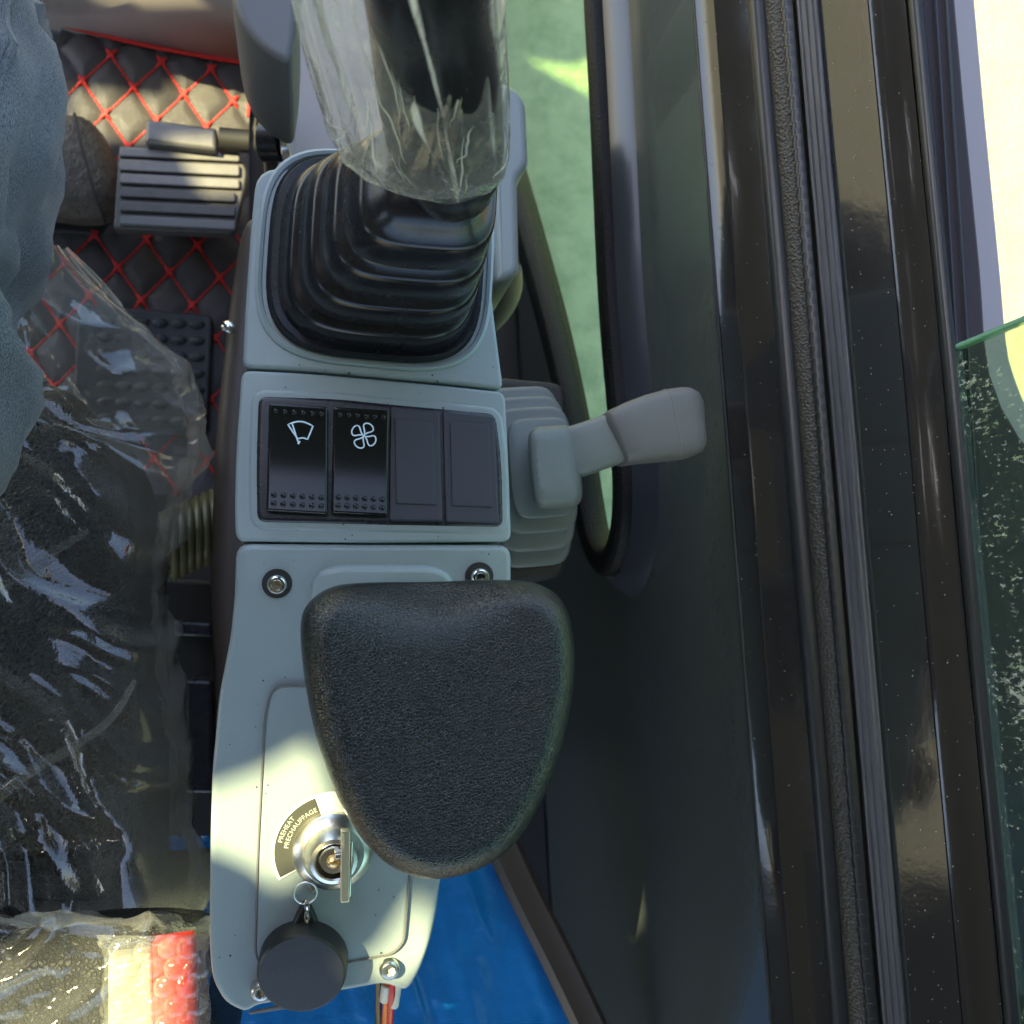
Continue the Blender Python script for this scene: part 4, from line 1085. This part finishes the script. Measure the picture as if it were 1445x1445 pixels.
crumple('wrap_film', rw, 'film_bubble', rb_, 50, 70, 5, .0026, k=60, ang=1.2, facet=.5)

# ================================================================== PERSON (one leg in view)
pe = thing('person', 'person in faded grey blue jeans and worn brown shoe, one leg beside the seat', 'person', P(110, 260, .0))
tp = [P(-430, 1050, .56), P(-372, 850, .56), P(-303, 600, .56), P(-262, 400, .56), P(-202, 220, .555), P(-192, 90, .53), P(-150, 40, .46), P(-85, 80, .36), P(-55, 140, .27), P(-38, 190, .20), P(-25, 235, .13)]
tp = catmull(tp, 8); N_ = len(tp); rad_ = []
for i in range(N_):
    t = i / (N_ - 1)
    rad_.append(.074 * (1 - t) ** .6 + .058 * t if t < .5 else .064 - .012 * (t - .5) * 2)
fr2 = frames(tp, Vector((1, 0, 0)))
rings = []
for i, (p, t, s, u) in enumerate(fr2):
    ring = []
    for k in range(56):
        a = 2 * math.pi * k / 56; d = s * math.cos(a) + u * math.sin(a)
        q = p + d * rad_[i]
        w1 = q + Vector((noise.noise(q * 9), noise.noise(q * 9 + Vector((5, 0, 0))), 0)) * .03
        fold = .008 * noise.noise(q * 10) + .014 * (.45 - 1.7 * abs(noise.noise(Vector((w1.x * 13 + w1.y * 10, w1.y * 6 - w1.x * 5, w1.z * 13))))) + .009 * (.4 - 2 * abs(noise.noise(Vector((w1.x * 34, w1.y * 20 + w1.x * 12, w1.z * 34)))))
        fold += .007 * (.4 - 2 * abs(noise.noise(Vector((a * 2.2 + .3 * math.sin(i * .13), i * .035, 8))))) + .004 * (.4 - 2 * abs(noise.noise(Vector((a * 5, i * .07, 3)))))
        ring.append(p + d * (rad_[i] + fold))
    rings.append(ring)
v, f = loft(rings); obj('trousers', v, f, 'denim', pe, sharp=180)
best = max(range(56), key=lambda k: rings[20][k].x - .5 * abs(rings[20][k].z - .60))
for dk, rs in ((0, .0016), (1, .0009)):
    v, f = tube([rings[i][(best + dk) % 56] for i in range(4, 52)], rs, 6); obj('side_seam', v, f, 'denim', pe)
hem = [p + (p - tp[-1]) * .03 for p in rings[-1]]
v, f = tube(hem, .002, 6, closed=True, up=Vector((0, 0, 1))); obj('hem', v, f, 'denim', pe)
# shoe, toe pointing up the picture and outwards
heel = P(-20, 262, .05); toe = P(166, 238, .035)
dirv = (toe - heel).normalized(); sd = dirv.cross(UP).normalized()
rings = []; Ls = (toe - heel).length
for (t, wl, wr_, hh) in ((-.02, .012, .012, .03), (.0, .026, .026, .062), (.12, .034, .033, .085), (.3, .036, .036, .082), (.48, .042, .044, .072), (.65, .048, .050, .062), (.8, .050, .052, .056), (.9, .045, .046, .050), (.97, .031, .032, .040), (1.0, .018, .018, .030), (1.01, .006, .006, .020)):
    c = heel + dirv * Ls * t; ring = []
    for k in range(28):
        a = 2 * math.pi * k / 28; x = math.cos(a); y = math.sin(a)
        ww = wr_ if x > 0 else wl
        ring.append(Vector((c.x, c.y, 0)) + sd * (math.copysign(abs(x) ** .8, x) * ww) + Vector((0, 0, .016 + (hh * .5) * (1 + math.copysign(abs(y) ** .75, y)))) + Vector((0, 0, .0)))
    rings.append(ring)
v, f = loft(rings); obj('shoe', v, f, 'leather_shoe', pe, sub=1, sharp=180)
sole = [Vector((heel.x, heel.y, .018)) + dirv * Ls * t + sd * w_ for t, w_ in ((-.03, 0), (.0, .03), (.15, .037), (.35, .037), (.6, .044), (.8, .049), (.95, .034), (1.03, 0), (.95, -.034), (.8, -.046), (.6, -.044), (.35, -.037), (.15, -.037), (0, -.03))]
slab('sole', resample(catmull(sole, 5, True), 70), .014, .003, 'shoe_sole', pe)
for (t, wx) in ((.80, 1.0),):
    k0 = rings[6]; v, f = tube([p + (p - Vector((heel.x, heel.y, .03)) - dirv * Ls * t).normalized() * .0006 for p in k0[:15]], .0009, 6); obj('toe_stitch', v, f, 'shoe_sole', pe)
for t in (.42, .52, .62):
    c = Vector((heel.x, heel.y, 0)) + dirv * Ls * t; hh = .016 + (.074 - (t - .4) * .12)
    pts = catmull([c + sd * -.03 + Vector((0, 0, hh - .018)), c + sd * -.012 + Vector((0, 0, hh + .001)), c + sd * .012 + Vector((0, 0, hh + .001)), c + sd * .03 + Vector((0, 0, hh - .018))], 4)
    v, f = tube(pts, .0022, 6); obj('lace', v, f, 'shoe_sole', pe)
for o in list(bpy.data.objects):
    if '_loc' in o: del o['_loc']
